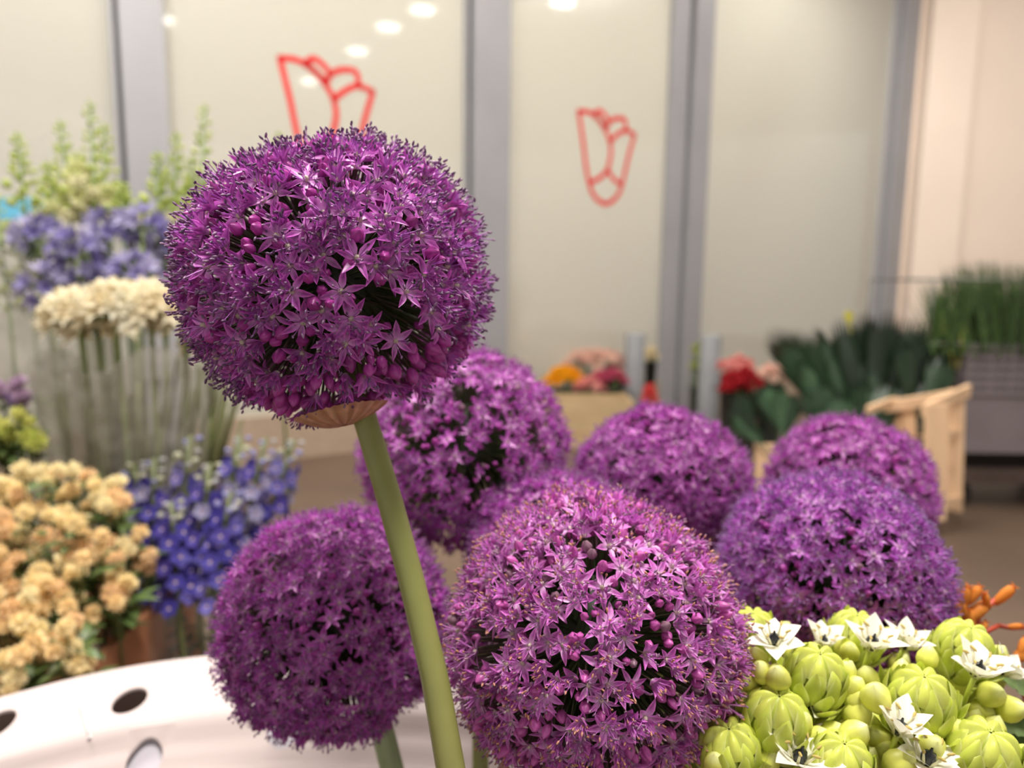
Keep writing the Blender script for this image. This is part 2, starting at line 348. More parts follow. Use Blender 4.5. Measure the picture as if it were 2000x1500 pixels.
def allium(px, py, d, rpx, pk, label, group, axis=(0, 0, 1), flat=1.0, gaps=(), stem=None, N=880, mix=(.36, .14, .16, .34), stemcol=None, sr_=.006, top_k=100, fl=None):
    if fl is None: fl = 1.0 if pk == 'hero' else .86; N = N if pk == 'hero' else int(N*1.25)
    pal, K = kit(pk); c = np.array(at(px, py, d)); Rout = d*(rpx/F)/math.sqrt(1+(rpx/F)**2)*math.sqrt(1+((px-1000)/F)**2*.0)
    ax = np.array(axis, float); ax /= np.linalg.norm(ax); Bm = basis(ax)
    Rb = Rout-.0088*fl
    root = empty('giant_allium', (0, 0, 0), label, 'flower', group)
    base = np.array(stem[-1]) if stem is not None else c; root.location = Vector(base)
    i = np.arange(N); z = 1-2*(i+.5)/N; ph = i*2.39996
    D = np.stack([np.sqrt(1-z*z)*np.cos(ph), np.sqrt(1-z*z)*np.sin(ph), z], 1)+R.normal(0, .028, (N, 3)); D /= np.linalg.norm(D, axis=1)[:, None]
    lump = 1+.02*np.sin(D[:, 0]*5+px)+.02*np.sin(D[:, 1]*6+py)
    rank = []; items = []; P2 = G()
    for n in range(N):
        if D[n, 2] < -.965: continue
        dl = D[n].copy(); dl[2] *= flat; dirw = Bm@dl; 
        kd = R.choice(['open', 'flat', 'half', 'bud'], p=mix)
        if D[n, 2] < -.62: kd = 'bud' if R.random() < .8 else 'half'
        rr = Rb*lump[n]*(R.uniform(.89, 1.0) if kd == 'bud' else R.uniform(.95, 1.03))
        pos = c+dirw*rr; od = dirw/np.linalg.norm(dirw)
        x, y, dd = proj(pos); facing = float(np.dot(od, (np.array(CP)-pos)/np.linalg.norm(np.array(CP)-pos)))
        ingap = False
        if facing > 0:
            for gx, gy, gr, ga in gaps:
                dx, dy = x-gx, y-gy; ca, sa = math.cos(ga), math.sin(ga)
                if ((dx*ca+dy*sa)/gr)**2+((-dx*sa+dy*ca)/(gr*.55))**2 < R.uniform(.75, 1.2): ingap = True
        tip = pos
        if ingap:
            if R.random() < .32: kd = 'bud'; tip = pos-od*R.uniform(.008, .02)
            else:
                P2.put(tube([c+dirw*Rb*.1, c+dirw*Rb*.5, c+dirw*Rb*.78+R.normal(0, .002, 3)], [.0006, .0005, .0004], 3, np.stack([ped_a*.8, ped_a, ped_b]), False)); continue
        jit = R.normal(0, .16, 3); Mo = basis(od+jit, R.uniform(0, 6.28)); sc = fl*(R.uniform(.86, 1.1) if kd != 'bud' else R.uniform(.75, 1.12))
        if ingap: sc *= .75
        vi = R.integers(len(K[kd])); items.append((kd, vi, Mo, tip, sc))
        vis = facing/dd if facing > .05 and -20 < x < 2020 and -20 < y < 1520 else -1
        rank.append((vis, len(items)-1))
        P2.put(tube([c+dirw*Rb*.1, c+dirw*Rb*.6+R.normal(0, .001, 3), tip], [.0006, .0005, .0005], 3, np.stack([ped_a*.8, ped_a, ped_b]), False))
    rank.sort(key=lambda q: -q[0]); solo = set(); cnt = {'b': 0, 'f': 0}
    for v, k_ in rank:
        t = 'b' if items[k_][0] == 'bud' else 'f'
        if v > 0 and cnt[t] < top_k: cnt[t] += 1; solo.add(k_)
    rest = G()
    for k_, (kd, vi, Mo, tip, sc) in enumerate(items):
        g, me = K[kd][vi]
        if k_ in solo: link('flower_bud' if kd == 'bud' else 'floret', me, root, Mo, tip, sc)
        else: rest.put(g, Mo*sc, tip)
    part('packed_florets', rest, M_bloom, root)['kind'] = 'stuff'
    part('pedicels', P2, M_bloom, root)['kind'] = 'stuff'
    part('dark_filler', G().put(blob(Rb*.5, Rb*.5, Rb*.5, ped_a*.45, 14, 9), None, c), M_stem, root)  # oversized dark ball added so gaps between florets read as deep shade
    if stem is not None:
        pts = bez([c-ax*Rout*.2]+[list(p) for p in stem], 26); n = len(pts)
        sc = stemcol or (sr(138, 146, 84), sr(128, 118, 62)); t = np.clip(np.linspace(0, 1.6, n), 0, 1)[:, None]
        part('stem', tube(pts, np.linspace(sr_, sr_*1.3, n), 16, sc[0]*(1-t)+sc[1]*t), M_stem, root)
    return root, c, Rout, ax
down = lambda p, z=.06, dx=0, dy=0: (p[0]+dx, p[1]+dy, z)
grp = 'giant purple alliums'
# the tall one in focus
st = [at(712, 815, .327), at(726, 860, .325), at(765, 990, .318), at(815, 1180, .308), at(852, 1340, .298), at(880, 1500, .288)]
q_ = st[-1]; st += [(q_.x+.012, q_.y-.008, q_.z-.12), (q_.x+.03, q_.y-.012, .4), (q_.x+.04, q_.y-.012, .02)]
hax = np.array(at(618, 500, .33)-at(668, 700, .33)); hax /= np.linalg.norm(hax); hax = hax+np.array([0, -.12, 0])
hero, hc, hr, hax2 = allium(656, 551, .335, 318, 'hero', 'tallest giant allium, sharp purple ball standing above the others on a thick leaning green stem', grp, hax, .9,
    [(770, 612, 80, .5), (712, 560, 34, 0), (690, 600, 26, 0)], st, N=1120, mix=(.36, .10, .20, .34), sr_=.0054)
# papery spathe under the hero head
g = G(); Bs = basis(-hax2); sc_c = [sr(226, 180, 142), sr(206, 154, 116), sr(234, 196, 158)]
bc = np.array(at(668, 812, .322)); ups = basis(np.array(st[0])-np.array(hc))
def spf(u, v):
    a = u*2*PI; r = .002+v*.0185*(1+.05*math.sin(5*a)); zz = -.0065*(v**2.0)+.00035*math.sin(31*a+5*v)*v
    return bc+ups@np.array([r*math.cos(a), r*math.sin(a), .0045+zz])
n_u, n_v = 72, 10
Vs = np.array([spf(i/n_u, j/n_v) for i in range(n_u+1) for j in range(n_v+1)])
Ks = np.array([sc_c[(i//2) % 2]*(.85+.25*((i*7) % 5)/4) for i in range(n_u+1) for j in range(n_v+1)])
i_, j_ = np.meshgrid(np.arange(n_u), np.arange(n_v), indexing='ij'); i_ = i_.ravel(); j_ = j_.ravel(); w_ = n_v+1
g.add(Vs, np.stack([i_*w_+j_, i_*w_+j_+1, (i_+1)*w_+j_+1, (i_+1)*w_+j_], 1), None, Ks)
part('spathe', g, plant_mat('papery_spathe', .6, .25, .3, 300, .35), hero)['label'] = 'papery orange-brown spathe under the flower ball'

def simple_stem(px, py, d, tx, ty, td, base_dy=0): 
    p = at(tx, ty, td); return [p, (p.x, p.y+base_dy*.5, p.z-.25), (p.x, p.y+base_dy, .02)]
allium(1155, 1240, .35, 298, 'front', 'large pinkish purple allium ball at front, orange anther tips, right of the leaning stem', grp, (0.02, -.15, 1), .98,
    [(965, 1265, 42, 1.2), (1100, 1370, 28, .3), (1280, 1390, 36, .2), (1240, 1270, 20, .9)], simple_stem(0, 0, 0, 1165, 1600, .355), N=1150, mix=(.28, .07, .22, .43), sr_=.0055)
allium(658, 1212, .46, 232, 'mid', 'allium ball behind the leaning stem, low in front of the white perforated card', grp, (-.05, 0, 1), .98,
    [(640, 1230, 28, 0)], [at(745, 1420, .465), at(770, 1520, .46), down(at(770, 1520, .46), .35, .01), down(at(770, 1520, .46), .02, .02)], N=1080, mix=(.42, .14, .24, .2), sr_=.0072, stemcol=(sr(150, 165, 120), sr(140, 155, 110)))
allium(908, 880, .555, 213, 'mid', 'allium ball half hidden behind the tall one, to the right of its stem', grp, (0, -.05, 1), .95,
    [(960, 900, 48, 1.4), (975, 955, 40, 1.2), (905, 770, 24, 0)], [at(925, 1080, .54), (at(925, 1080, .54).x+.01, .44, .6), (at(925, 1080, .54).x+.01, .43, .02)], N=1000, mix=(.44, .14, .12, .3), sr_=.0055)
allium(1090, 1105, .485, 190, 'mid', 'allium ball peeking up just behind the large front one, mostly hidden', grp, (0, 0, 1), 1.0, [], simple_stem(0, 0, 0, 1095, 1330, .46), N=960, sr_=.0055)
allium(1288, 945, .59, 176, 'mid', 'blurred allium ball in the back row, between the grey posts and the front ball', grp, (.05, 0, 1), .9, [], simple_stem(0, 0, 0, 1290, 1120, .58), N=960, mix=(.46, .16, .18, .2), sr_=.0055)
allium(1655, 965, .62, 162, 'mid', 'farthest right allium ball, its top just left of the pale wooden crate', grp, (.05, 0, 1), .98, [], simple_stem(0, 0, 0, 1655, 1120, .62), N=960, mix=(.4, .16, .18, .26), sr_=.0055)
allium(1625, 1125, .455, 218, 'violet', 'violet allium ball right above the green and white star flowers', grp, (.12, 0, 1), .96, [], simple_stem(0, 0, 0, 1640, 1340, .45), N=1100, mix=(.42, .16, .22, .2), sr_=.006)

# ================================================================== STAR FLOWERS (green cones, white flowers with black eyes)
gb, gt, gm = sr(212, 220, 98), sr(192, 206, 80), sr(236, 240, 160)
def cone_geo(Rm, Ht):
    g = G(); g.put(blob(Rm*.9, Rm*.9, Ht*.5, gt*.8, 20, 11), None, (0, 0, Ht*.48))
    tiers = [(7, 1.05, .04, .0, .92, .22), (8, 1.4, .62, .16, .98, .20), (9, 1.75, .92, .28, 1.0, .18), (9, 2.1, 1.2, .42, 1.0, .16), (8, 2.5, 1.5, .55, 1.0, .12)]
    for k_, (n, pb, pt, lift, wf, bul) in enumerate(tiers):
        for q in range(n):
            th = 2*PI*(q+.5*(k_ % 2))/n+R.uniform(-.07, .07); lf = lift*R.uniform(.5, 1.5); pt_ = pt+R.uniform(-.08, .08)*(k_ > 0); kk = R.uniform(.92, 1.08); V = []; K = []
            nu, nv = 9, 8
            for i in range(nu+1):
                u = i/nu; phi = pb+(pt_-pb)*u; wd_ = (PI/n)*wf*(min(1, .75+u)*max(.02, 1-u**2.4)**.62 if k_ else 1.0)
                for j in range(nv+1):
                    v = j/nv*2-1; f = .93+lf*u*u+bul*(1-v*v)*math.sin(PI*min(1, u*.75+.25))+(.015 if k_ else 0); a = th+wd_*v
                    V.append((Rm*f*math.sin(phi)*math.cos(a), Rm*f*math.sin(phi)*math.sin(a), Ht*.48+Ht*.52*f*math.cos(phi)))
                    e = abs(v)**4; c = gb*(1-u*.2)+gt*u*.2 if not k_ else gt*(1-u*.4)+gb*u*.4; K.append(c*kk*(1-e)+gm*e)
            i, j = np.meshgrid(np.arange(nu), np.arange(nv), indexing='ij'); i = i.ravel(); j = j.ravel(); w = nv+1
            g.add(V, np.stack([i*w+j, i*w+j+1, (i+1)*w+j+1, (i+1)*w+j], 1), None, K)
    return g
def round_bud(r, k=1.0):
    c1, c2 = sr(220, 222, 108)*k, sr(200, 208, 92)*k
    prof = [(.25*r, -r*1.05), (.75*r, -.8*r), (r, -.2*r), (.97*r, .3*r), (.7*r, .85*r), (.3*r, 1.25*r), (.02*r, 1.48*r)]
    return lathe(prof, 18, np.stack([c2, c2, c1, c1, c1*1.02, gm, gm]), (3, .07, -.14))
cone_m = [cone_geo(.0122, .031).mesh('bud_cone', M_green) for _ in range(3)]
bud_m = [round_bud(.0052, k).mesh('flower_bud', M_green) for k in (1, 1.06, .95)]
wc, wb = sr(254, 252, 244), sr(238, 238, 200)
def white_flower(elev=.35):
    g = G()
    for i in range(6):
        p = petal(R.uniform(.0145, .017), R.uniform(.0080, .0096), elev+.25+R.uniform(-.15, .15), R.uniform(-.1, .45), R.uniform(.2, .4), wb, wc, wc*.95, 7, .74, .25, R.uniform(-.1, .1))
        g.put(p, rz(i*PI/3+R.uniform(-.12, .12)), (0, 0, .0004*(i % 2)))
    return g
def stam():
    g = G(); g.put(tube([(0, 0, 0), (.003, 0, .0055), (.0045, 0, .0085)], [.0006, .0005, .0003], 5, sr(240, 238, 205)))
    g.put(blob(.0006, .0006, .0017, sr(206, 186, 110), 6, 4), basis((1, .5, .3)), (.0046, 0, .0088)); return g
flower_m = [white_flower(e).mesh('flower', M_white) for e in (.3, .45, .6, .35)]
ovary_m = G().put(lathe([(.0006, 0), (.0022, .001), (.0027, .0032), (.0021, .0056), (.0007, .0064), (.0004, .008)], 12, sr(26, 30, 34), (3, .1, .3))).mesh('ovary', plant_mat('black_ovary', .25, 0, .6))
stamen_m = stam().mesh('stamen', M_white)
def add_flower(root, px, py, d, dirv, s=1.0, v=0):
    p = at(px, py, d); Mo = basis(dirv, R.uniform(0, 6)); f = link('flower', flower_m[v % 4], root, Mo, p, s)
    f['label'] = 'open white star flower with a glossy black centre'
    o = bpy.data.objects.new('ovary', ovary_m); C.objects.link(o); o.parent = f; o['label'] = 'glossy black ovary'
    for i in range(6):
        q = bpy.data.objects.new('stamen', stamen_m); C.objects.link(q); q.parent = f; q.rotation_euler = (0, 0, i*PI/3+.5); q.location = (.0012*math.cos(i*PI/3+.5), .0012*math.sin(i*PI/3+.5), 0)
    tt = Vector(p)-Vector([float(x) for x in (Mo@np.array([0, 0, 1]))])*.02
    part('flower_stalk', tube([p, (tt+p)/2, tt+Vector((0, 0, -.004))], [.0012, .001, .0012], 6, gt), M_green, root)
def star_plant(px, py, d, s, lean, label, buds=(), flowers=()):
    p = at(px, py, d); ln = np.array(lean, float); ln /= np.linalg.norm(ln)
    root = empty('star_of_bethlehem', (p.x, p.y, .02), label, 'flower', 'green and white star of Bethlehem stems')
    base = np.array(p)-ln*.017*s
    link('bud_cone', cone_m[R.integers(3)], root, basis(ln, R.uniform(0, 6)), base, s)
    part('stem', tube(bez([base+ln*.004, base-ln*.03, base-ln*.05-np.array([0, 0, .1]), (p.x, p.y, .02)], 12), .0028, 8, sr(120, 142, 60)), M_green, root)
    for bx, by, bd, bs in buds:
        q = at(bx, by, bd); dv = np.array(q)-(base-ln*.01); dv = dv/np.linalg.norm(dv)+np.array([0, -.2, .5])
        dv /= np.linalg.norm(dv)
        link('flower_bud', bud_m[R.integers(3)], root, basis(dv, R.uniform(0, 6)), q, bs)
        a = np.array(q)-dv*.005*bs; c2 = base-ln*.012
        part('bud_stalk', tube(bez([a, (a+c2)/2-np.array([0, 0, .004]), c2], 5), .0011, 5, gt), M_green, root)
    for k in range(9):
        a = k*2.4; q = at(px+math.cos(a)*R.uniform(55, 95), py+40+math.sin(a)*R.uniform(30, 80), d+R.uniform(.012, .03)); dv = np.array([math.cos(a)*.4, -.3, 1.])
        link('flower_bud', bud_m[k % 3], root, basis(dv, k), q, R.uniform(.85, 1.1)); part('bud_stalk', tube(bez([q-Vector((0, 0, .005)), base-ln*.012], 3), .0011, 5, gt), M_green, root)
    for f in flowers: add_flower(root, *f)
fc = lambda x, y: (1380+x/3.226, 1100+y/3.226)
def bl(*pts): return [(*fc(x, y), d, s) for x, y, d, s in pts]
UPC = (0, -.35, 1)
star_plant(1592, 1322, .325, 1.0, (.02, -.25, 1), 'green bud cone with a white star flower at left edge beside the purple ball',
    bl((355, 690, .32, .95), (450, 722, .315, 1.05), (320, 600, .33, .9), (230, 655, .33, .9), (870, 690, .325, .95), (920, 790, .32, 1), (262, 745, .325, .95)),
    [(*fc(425, 520), .327, (-.1, -.18, 1), 1.0, 0), (*fc(725, 525), .35, (.1, -.18, 1), .9, 2)])
star_plant(1795, 1372, .32, 1.08, (-.02, -.2, 1), 'widest green bud cone, two white flowers behind it and one in front',
    [(1706, 1408, .325, 1.1), (1714, 1442, .318, 1.05), (1698, 1378, .33, 1.0), (1730, 1470, .315, 1.1)]+bl((1020, 735, .33, 1.0), (1390, 600, .335, .9), (1070, 850, .31, 1.2), (1410, 1160, .305, 1.15), (1230, 700, .34, 1), (1560, 1060, .31, 1.0)),
    [(*fc(1030, 545), .335, (.12, -.18, 1), 1.1, 1), (*fc(1240, 540), .352, (.2, -.18, 1), 1.0, 2), (*fc(1200, 1080), .303, (.12, -.18, 1), 1.08, 2)])
star_plant(1514, 1410, .315, 1.08, (.0, -.2, 1), 'green bud cone nearest the large front allium, round buds at its right side',
    bl((690, 1115, .31, 1.05), (785, 1080, .312, 1.0), (920, 1085, .305, 1.15), (950, 960, .315, 1.1), (940, 860, .318, 1.0), (235, 880, .325, .95), (600, 1010, .31, .9)),
    [(*fc(640, 900), .322, (.5, -.5, .6), .75, 1)])
star_plant(1424, 1472, .308, 1.0, (-.1, -.15, 1), 'green bud cone at the foot of the large front allium, tucked under its edge', bl((380, 1260, .305, 1.0), (60, 1270, .3, 1)), [])
star_plant(1915, 1480, .305, 1.12, (.05, -.25, 1), 'green bud cone lowest at right beside a serrated leaf', bl((1990, 1240, .305, 1.1), (1800, 1060, .325, 1.05), (1690, 1010, .33, .9)),
    [(*fc(1380, 1275), .3, (.12, -.18, 1), 1.15, 0)])
star_plant(1880, 1270, .345, 1.0, (.1, -.2, 1), 'green bud cone under the orange flowers with a white flower leaning right',
    bl((1910, 918, .33, 1.15), (1790, 830, .33, 1.1), (1730, 940, .335, 1.0), (1590, 760, .345, 1.1)), [(*fc(1690, 715), .322, (.15, -.18, 1), 1.15, 1), (*fc(1850, 700), .345, (.6, -.3, .8), .9, 2)])
star_plant(1668, 1245, .365, .95, (.02, -.1, 1), 'green bud cone at the back touching the violet allium ball', bl((900, 560, .35, .9), (860, 520, .36, .9)), [])
star_plant(1472, 1236, .365, .85, (-.1, -.1, 1), 'small green bud cone farthest back, wedged between two purple balls', bl((230, 560, .345, .8),), [])
star_plant(1640, 1500, .30, 1.0, (.0, -.2, 1), 'star flower stem cut by the lower edge of the picture, buds around a white flower',
    bl((760, 1235, .3, 1.25), (1215, 1275, .3, 1.2), (1000, 1260, .31, 1.1)), [(*fc(575, 1262), .3, (.12, -.18, 1), 1.15, 3)])

# ================================================================== ORANGE KANGAROO PAW, LEAF
def paw(root_px, segs, blooms, d, label):
    p = at(*root_px, d); root = empty('kangaroo_paw', (p.x, p.y, .02), label, 'flower', 'orange kangaroo paw stems')
    g = G(); rc = sr(178, 66, 40)
    for a, b in segs: g.put(tube([at(*a, d), at((a[0]+b[0])/2, (a[1]+b[1])/2+3, d), at(*b, d)], .0014, 6, rc))
    g.put(tube([p, (p.x, p.y, .6), (p.x, p.y, .02)], .0016, 6, sr(120, 90, 50))); part('stem', g, M_stem, root)
    for x, y, a, L in blooms:
        c1, c2 = sr(236, 150, 62), sr(206, 100, 46); L = L*d/F
        t = lathe([(.1*L, 0), (.17*L, .25*L), (.2*L, .6*L), (.16*L, .85*L), (.03*L, L)], 8, np.stack([c2, c1, c1, c1*1.05, c2]))
        dv = rgt*math.cos(a)+upv*math.sin(a)+fwd*R.uniform(-.3, .3); gg = G().put(t)
        for q in range(4): gg.put(petal(.3*L, .1*L, .9, .6, .2, c1, c1, c2, 3), rz(q*PI/2), (0, 0, .88*L))
        link('bloom', gg.mesh('bloom', M_petal), root, basis(list(dv)), at(x, y, d))
paw((1935, 1330), [((1935, 1330), (1900, 1240)), ((1900, 1240), (1870, 1210)), ((1900, 1240), (1915, 1195)), ((1915, 1195), (1945, 1170)), ((1900, 1240), (1885, 1180)), ((1900, 1240), (1950, 1222)), ((1950, 1222), (2000, 1225))],
    [(1868, 1185, 1.7, 48), (1878, 1190, 1.35, 50), (1885, 1210, 1.9, 50), (1890, 1180, 1.0, 45), (1880, 1215, .6, 62), (1893, 1200, .5, 50), (1930, 1190, 1.9, 38), (1942, 1180, .9, 52), (1965, 1225, .2, 30), (1870, 1215, 1.6, 45), (1905, 1245, .9, 40), (1900, 1235, 1.8, 50)], .43, 'orange kangaroo paw sprig in front of the brown floor')
paw((2010, 1400), [((2010, 1400), (1990, 1300)), ((2010, 1400), (1930, 1430))], [(1985, 1290, .4, 50), (1975, 1302, .9, 45), (1990, 1280, 1.0, 40), (1925, 1425, 1.7, 45), (1915, 1432, 1.2, 40), (1935, 1410, 2.3, 35)], .42, 'orange kangaroo paw at right edge above the serrated leaf')
def serrate(a, b, w, d, col, nrm):
    A_, B_ = np.array(at(*a, d)), np.array(at(*b, d-.01)); n = 22; L = np.linalg.norm(B_-A_); X = (B_-A_)/L; Y = np.cross(nrm, X); Y /= np.linalg.norm(Y); Z = np.cross(X, Y); V = []; K = []
    for i in range(n+1):
        t = i/n; hw = w*.5*math.sin(PI*t**.8)**.8*(1-.14*(i % 2))
        for j in (-1, -.5, 0, .5, 1): V.append(A_+X*L*t+Y*hw*j+Z*(abs(j)*hw*.3+.001*(i % 3 == 0)*(j != 0)-.006*t*t)); K.append(col*(1.35 if j == 0 else 1-.12*(i % 3 == 0)))
    i, j = np.meshgrid(np.arange(n), np.arange(4), indexing='ij'); i = i.ravel(); j = j.ravel()
    return G().add(V, np.stack([i*5+j, i*5+j+1, (i+1)*5+j+1, (i+1)*5+j], 1), None, K)
p = at(2060, 1430, .36); rt = empty('leafy_sprig', (p.x, p.y, .02), 'green serrated leaf sprig at right, beside the lowest green cone', 'foliage')
part('stem', tube([at(2050, 1380, .36), p, (p.x, p.y, .02)], .002, 6, sr(80, 90, 50)), M_stem, rt)
lc = sr(92, 112, 62)
for a, b, w in [((2045, 1425), (1930, 1405), .016), ((2045, 1390), (1950, 1300), .014), ((2045, 1440), (1960, 1450), .014)]:
    part('leaf', serrate(a, b, w, .36, lc*R.uniform(.8, 1.1), np.array([0, -.5, 1.])), M_leaf, rt)

# ================================================================== WHITE PERFORATED CARD BOX
e0 = [(-260, 1425, .535), (0, 1362, .573), (130, 1328, .597), (250, 1303, .617), (430, 1279, .636), (640, 1268, .645), (860, 1275, .64), (1010, 1290, .63)]
E = bez([at(*q) for q in e0], 90); k_ = np.concatenate([[0], np.cumsum(np.linalg.norm(np.diff(E, axis=0), axis=1))])
E = np.stack([np.interp(np.linspace(0, k_[-1], 81), k_, E[:, c_]) for c_ in range(3)], 1)
cx_, cy_ = -.10, .05
bx = empty('perforated_card_box', (-.2, .6, 0), 'white card box flap with punched round holes, lower left', 'box')
nU, nV = 220, 30; SL = .115; holes = [(250, 1367), (551, 1417), (283, 1487), (-8, 1418)]
E2 = []
for i in range(len(E)):
    e = E[i]; v = np.array([.12-(.02 if True else 0), -1, 0]); v /= np.linalg.norm(v); E2.append(v)
def surf(u, v):
    x = u*(len(E)-1); i = min(int(x), len(E)-2); t = x-i; e = E[i]*(1-t)+E[i+1]*t; dv = E2[i]
    s_ = v*SL; dz = -.36*s_-(.012*math.exp(-((v-.52)/.05)**2)*.0)-(.45*max(0, v-.5)*SL)-.004/(1+math.exp(-(v-.5-.1*math.sin(3*u))*90))
    q = e+dv*s_; q[2] += dz+.0016*math.sin(u*11+v*5)*v+.0006*math.sin(u*31-v*7)*v+.0007*math.sin(v*40)*(v > .5); return q
Hc = []
for hx, hy in holes:                                  # find parameters of hole centres
    best = min(((proj(surf(a, b))[0]-hx)**2+(proj(surf(a, b))[1]-hy)**2, a, b) for a in np.linspace(0, 1, 141) for b in np.linspace(0, 1, 61)); Hc.append((best[1], best[2]))
EL = np.linalg.norm(np.diff(E, axis=0), axis=1).sum(); HR = .0128
bm_v = {}; g = G(); rad = HR
def hole_ring(a, b, n=24):
    return [(a+math.cos(k*2*PI/n)*rad/EL, b+math.sin(k*2*PI/n)*rad/SL/1.08) for k in range(n)]
# grid with round cut-outs: cells near holes are replaced by ring patches
cu, cv = 1/nU, 1/nV; blocked = set(); patches = []
for a, b in Hc:
    ia0, ia1 = int((a-rad*1.25/EL)/cu), int(math.ceil((a+rad*1.25/EL)/cu)); jb0, jb1 = int((b-rad*1.25/SL)/cv), int(math.ceil((b+rad*1.25/SL)/cv))
    ia0 = max(ia0, 0); jb0 = max(jb0, 0); ia1 = min(ia1, nU); jb1 = min(jb1, nV)
    for i in range(ia0, ia1):
        for j in range(jb0, jb1): blocked.add((i, j))
    patches.append((a, b, ia0, ia1, jb0, jb1))
gv = np.array([surf(i/nU, j/nV) for i in range(nU+1) for j in range(nV+1)]); w = nV+1
qd = [(i*w+j, i*w+j+1, (i+1)*w+j+1, (i+1)*w+j) for i in range(nU) for j in range(nV) if (i, j) not in blocked]
g.add(gv, qd, None, (.9,)*3)
for a, b, i0, i1, j0, j1 in patches:
    per = [(i, j0) for i in range(i0, i1)]+[(i1, j) for j in range(j0, j1)]+[(i, j1) for i in range(i1, i0, -1)]+[(i0, j) for j in range(j1, j0, -1)]
    outer = [surf(i*cu, j*cv) for i, j in per]; inner = []
    for i, j in per:
        th = math.atan2((j*cv-b)*SL*1.08, (i*cu-a)*EL); inner.append(surf(a+math.cos(th)*rad/EL, b+math.sin(th)*rad/SL/1.08))
    m = len(per); inner2 = [q-np.array([0, 0, .0022]) for q in inner]
    g.add(outer+inner, [(k, (k+1) % m, m+(k+1) % m, m+k) for k in range(m)], None, (.9,)*3); g.add(inner+inner2, [(k, (k+1) % m, m+(k+1) % m, m+k) for k in range(m)], None, (.9,)*3)
part('flap', g, M_sheet, bx)
# rim thickness and far side wall going down behind the top edge, front wall going down to the floor
g = G()
for off, thick in (((0, .003), 1),):
    V = [list(e) for e in E]+[[e[0], e[1]+.003, e[2]-.001] for e in E]+[[e[0], e[1]+.003, .02] for e in E]; n = len(E)
    g.add(V, [(k, k+1, n+k+1, n+k) for k in range(n-1)]+[(n+k, n+k+1, 2*n+k+1, 2*n+k) for k in range(n-1)])
part('back_wall', g, M_sheet, bx)
lo = [surf(k/56, 1) for k in range(57)]
g = G(); n = 57; g.add([list(q) for q in lo]+[[q[0], q[1], .02] for q in lo], [(k, k+1, n+k+1, n+k) for k in range(n-1)]); part('front_wall', g, M_sheet, bx)
# lining sheet lying under the lower holes
def lin(u, v): q = surf(.2+u*.75, .42+v*.5); q[2] -= .012+.004*math.sin(u*14); return q
part('lining', sheet(lin, 30, 10, (.8,)*3), M_sheet2, bx)
# staple thread on the flap
tA, tB = [min(((proj(surf(a, b))[0]-hx)**2+(proj(surf(a, b))[1]-hy)**2, a, b) for a in np.linspace(.1, .5, 161) for b in np.linspace(0, 1, 81))[1:] for hx, hy in ((162, 1385), (176, 1444))]
P_ = [surf(tA[0]+(tB[0]-tA[0])*k/6, tA[1]+(tB[1]-tA[1])*k/6)+np.array([0, -.001, .0022]) for k in range(7)]
g = tube(P_, .0007, 6, (.95,)*3); g2 = G().put(g)
for q in (P_[0], P_[-1]): g2.put(blob(.0016, .0016, .0008, (.97,)*3, 10, 5), None, q)
part('plastic_tie', g2, plant_mat('clear_tie', .15, .2, .8), bx)['label'] = 'short clear plastic tie through the card'

# ================================================================== LEFT BACKGROUND FLOWERS
def fuzzy(r, n, c, L, Wd):                        # small many-petalled flower head
    g = G()
    g.put(blob(r*.55, r*.55, r*.5, c*.8, 8, 5))
    for i in range(n):
        z = 1-1.7*(i+.5)/n; a = i*2.4; d_ = np.array([math.sqrt(max(0, 1-z*z))*math.cos(a), math.sqrt(max(0, 1-z*z))*math.sin(a), z])+R.normal(0, .12, 3)
        g.put(petal(L, Wd, PI/2-R.uniform(0, .5), R.uniform(-.4, .6), .3, c*.9, c*R.uniform(.88, 1.1), c, 2, .8, .3), basis(d_, R.uniform(0, 6)), d_*r*.4)
    return g
peach = [sr(255, 236, 184), sr(255, 229, 176), sr(255, 242, 198), sr(252, 220, 172)]
peach_m = [fuzzy(.0160, 60, c, .009, .005).mesh('flower_head', M_petal) for c in peach+peach]
lilac_m = [fuzzy(.013, 30, c, .01, .005).mesh('flower_head', M_petal) for c in (sr(190, 160, 190), sr(170, 140, 190))]
lime_m = [fuzzy(.014, 30, c, .01, .005).mesh('flower_head', M_petal) for c in (sr(214, 214, 120), sr(196, 204, 104))]
def spray(cx, cy, d, n, wpx, hpx, meshes, label, cat, group, s=1.0, base_z=.35, name='spray_flower'):
    top = at(cx, cy, d); rt = empty(name, (top.x, top.y+.02, base_z), label, cat, group)
    st_ = np.array([top.x, top.y+.02, top.z-.12]); g = G(); g.put(tube([st_, (top.x, top.y+.02, base_z)], .003, 6, sr(70, 84, 40)))
    lf = G()
    for i in range(n):
        x, y = cx+R.uniform(-.5, .5)*wpx, cy+R.uniform(-.5, .5)*hpx; q = at(x, y, d+R.uniform(-.03, .04))
        dv = np.array(q)-st_; g.put(tube([st_, st_+dv*.5+[0, 0, -.008], np.array(q)], .0014, 4, sr(84, 98, 48), False))
        dv = dv/np.linalg.norm(dv)+np.array([0, -.35, .2]); link('flower_head', meshes[R.integers(len(meshes))], rt, basis(dv, R.uniform(0, 6)), q, s*R.uniform(.75, 1.2))
        for _ in range(2):
            lf.put(petal(.04, .016, R.uniform(0, .8), .5, .2, sr(70, 90, 48), sr(78, 100, 52), sr(90, 110, 60), 3), rz(R.uniform(0, 6)), np.array(q)-dv*.03)
    part('stem', g, M_stem, rt); part('leaves', lf, M_leaf, rt)['kind'] = 'stuff'
    return rt
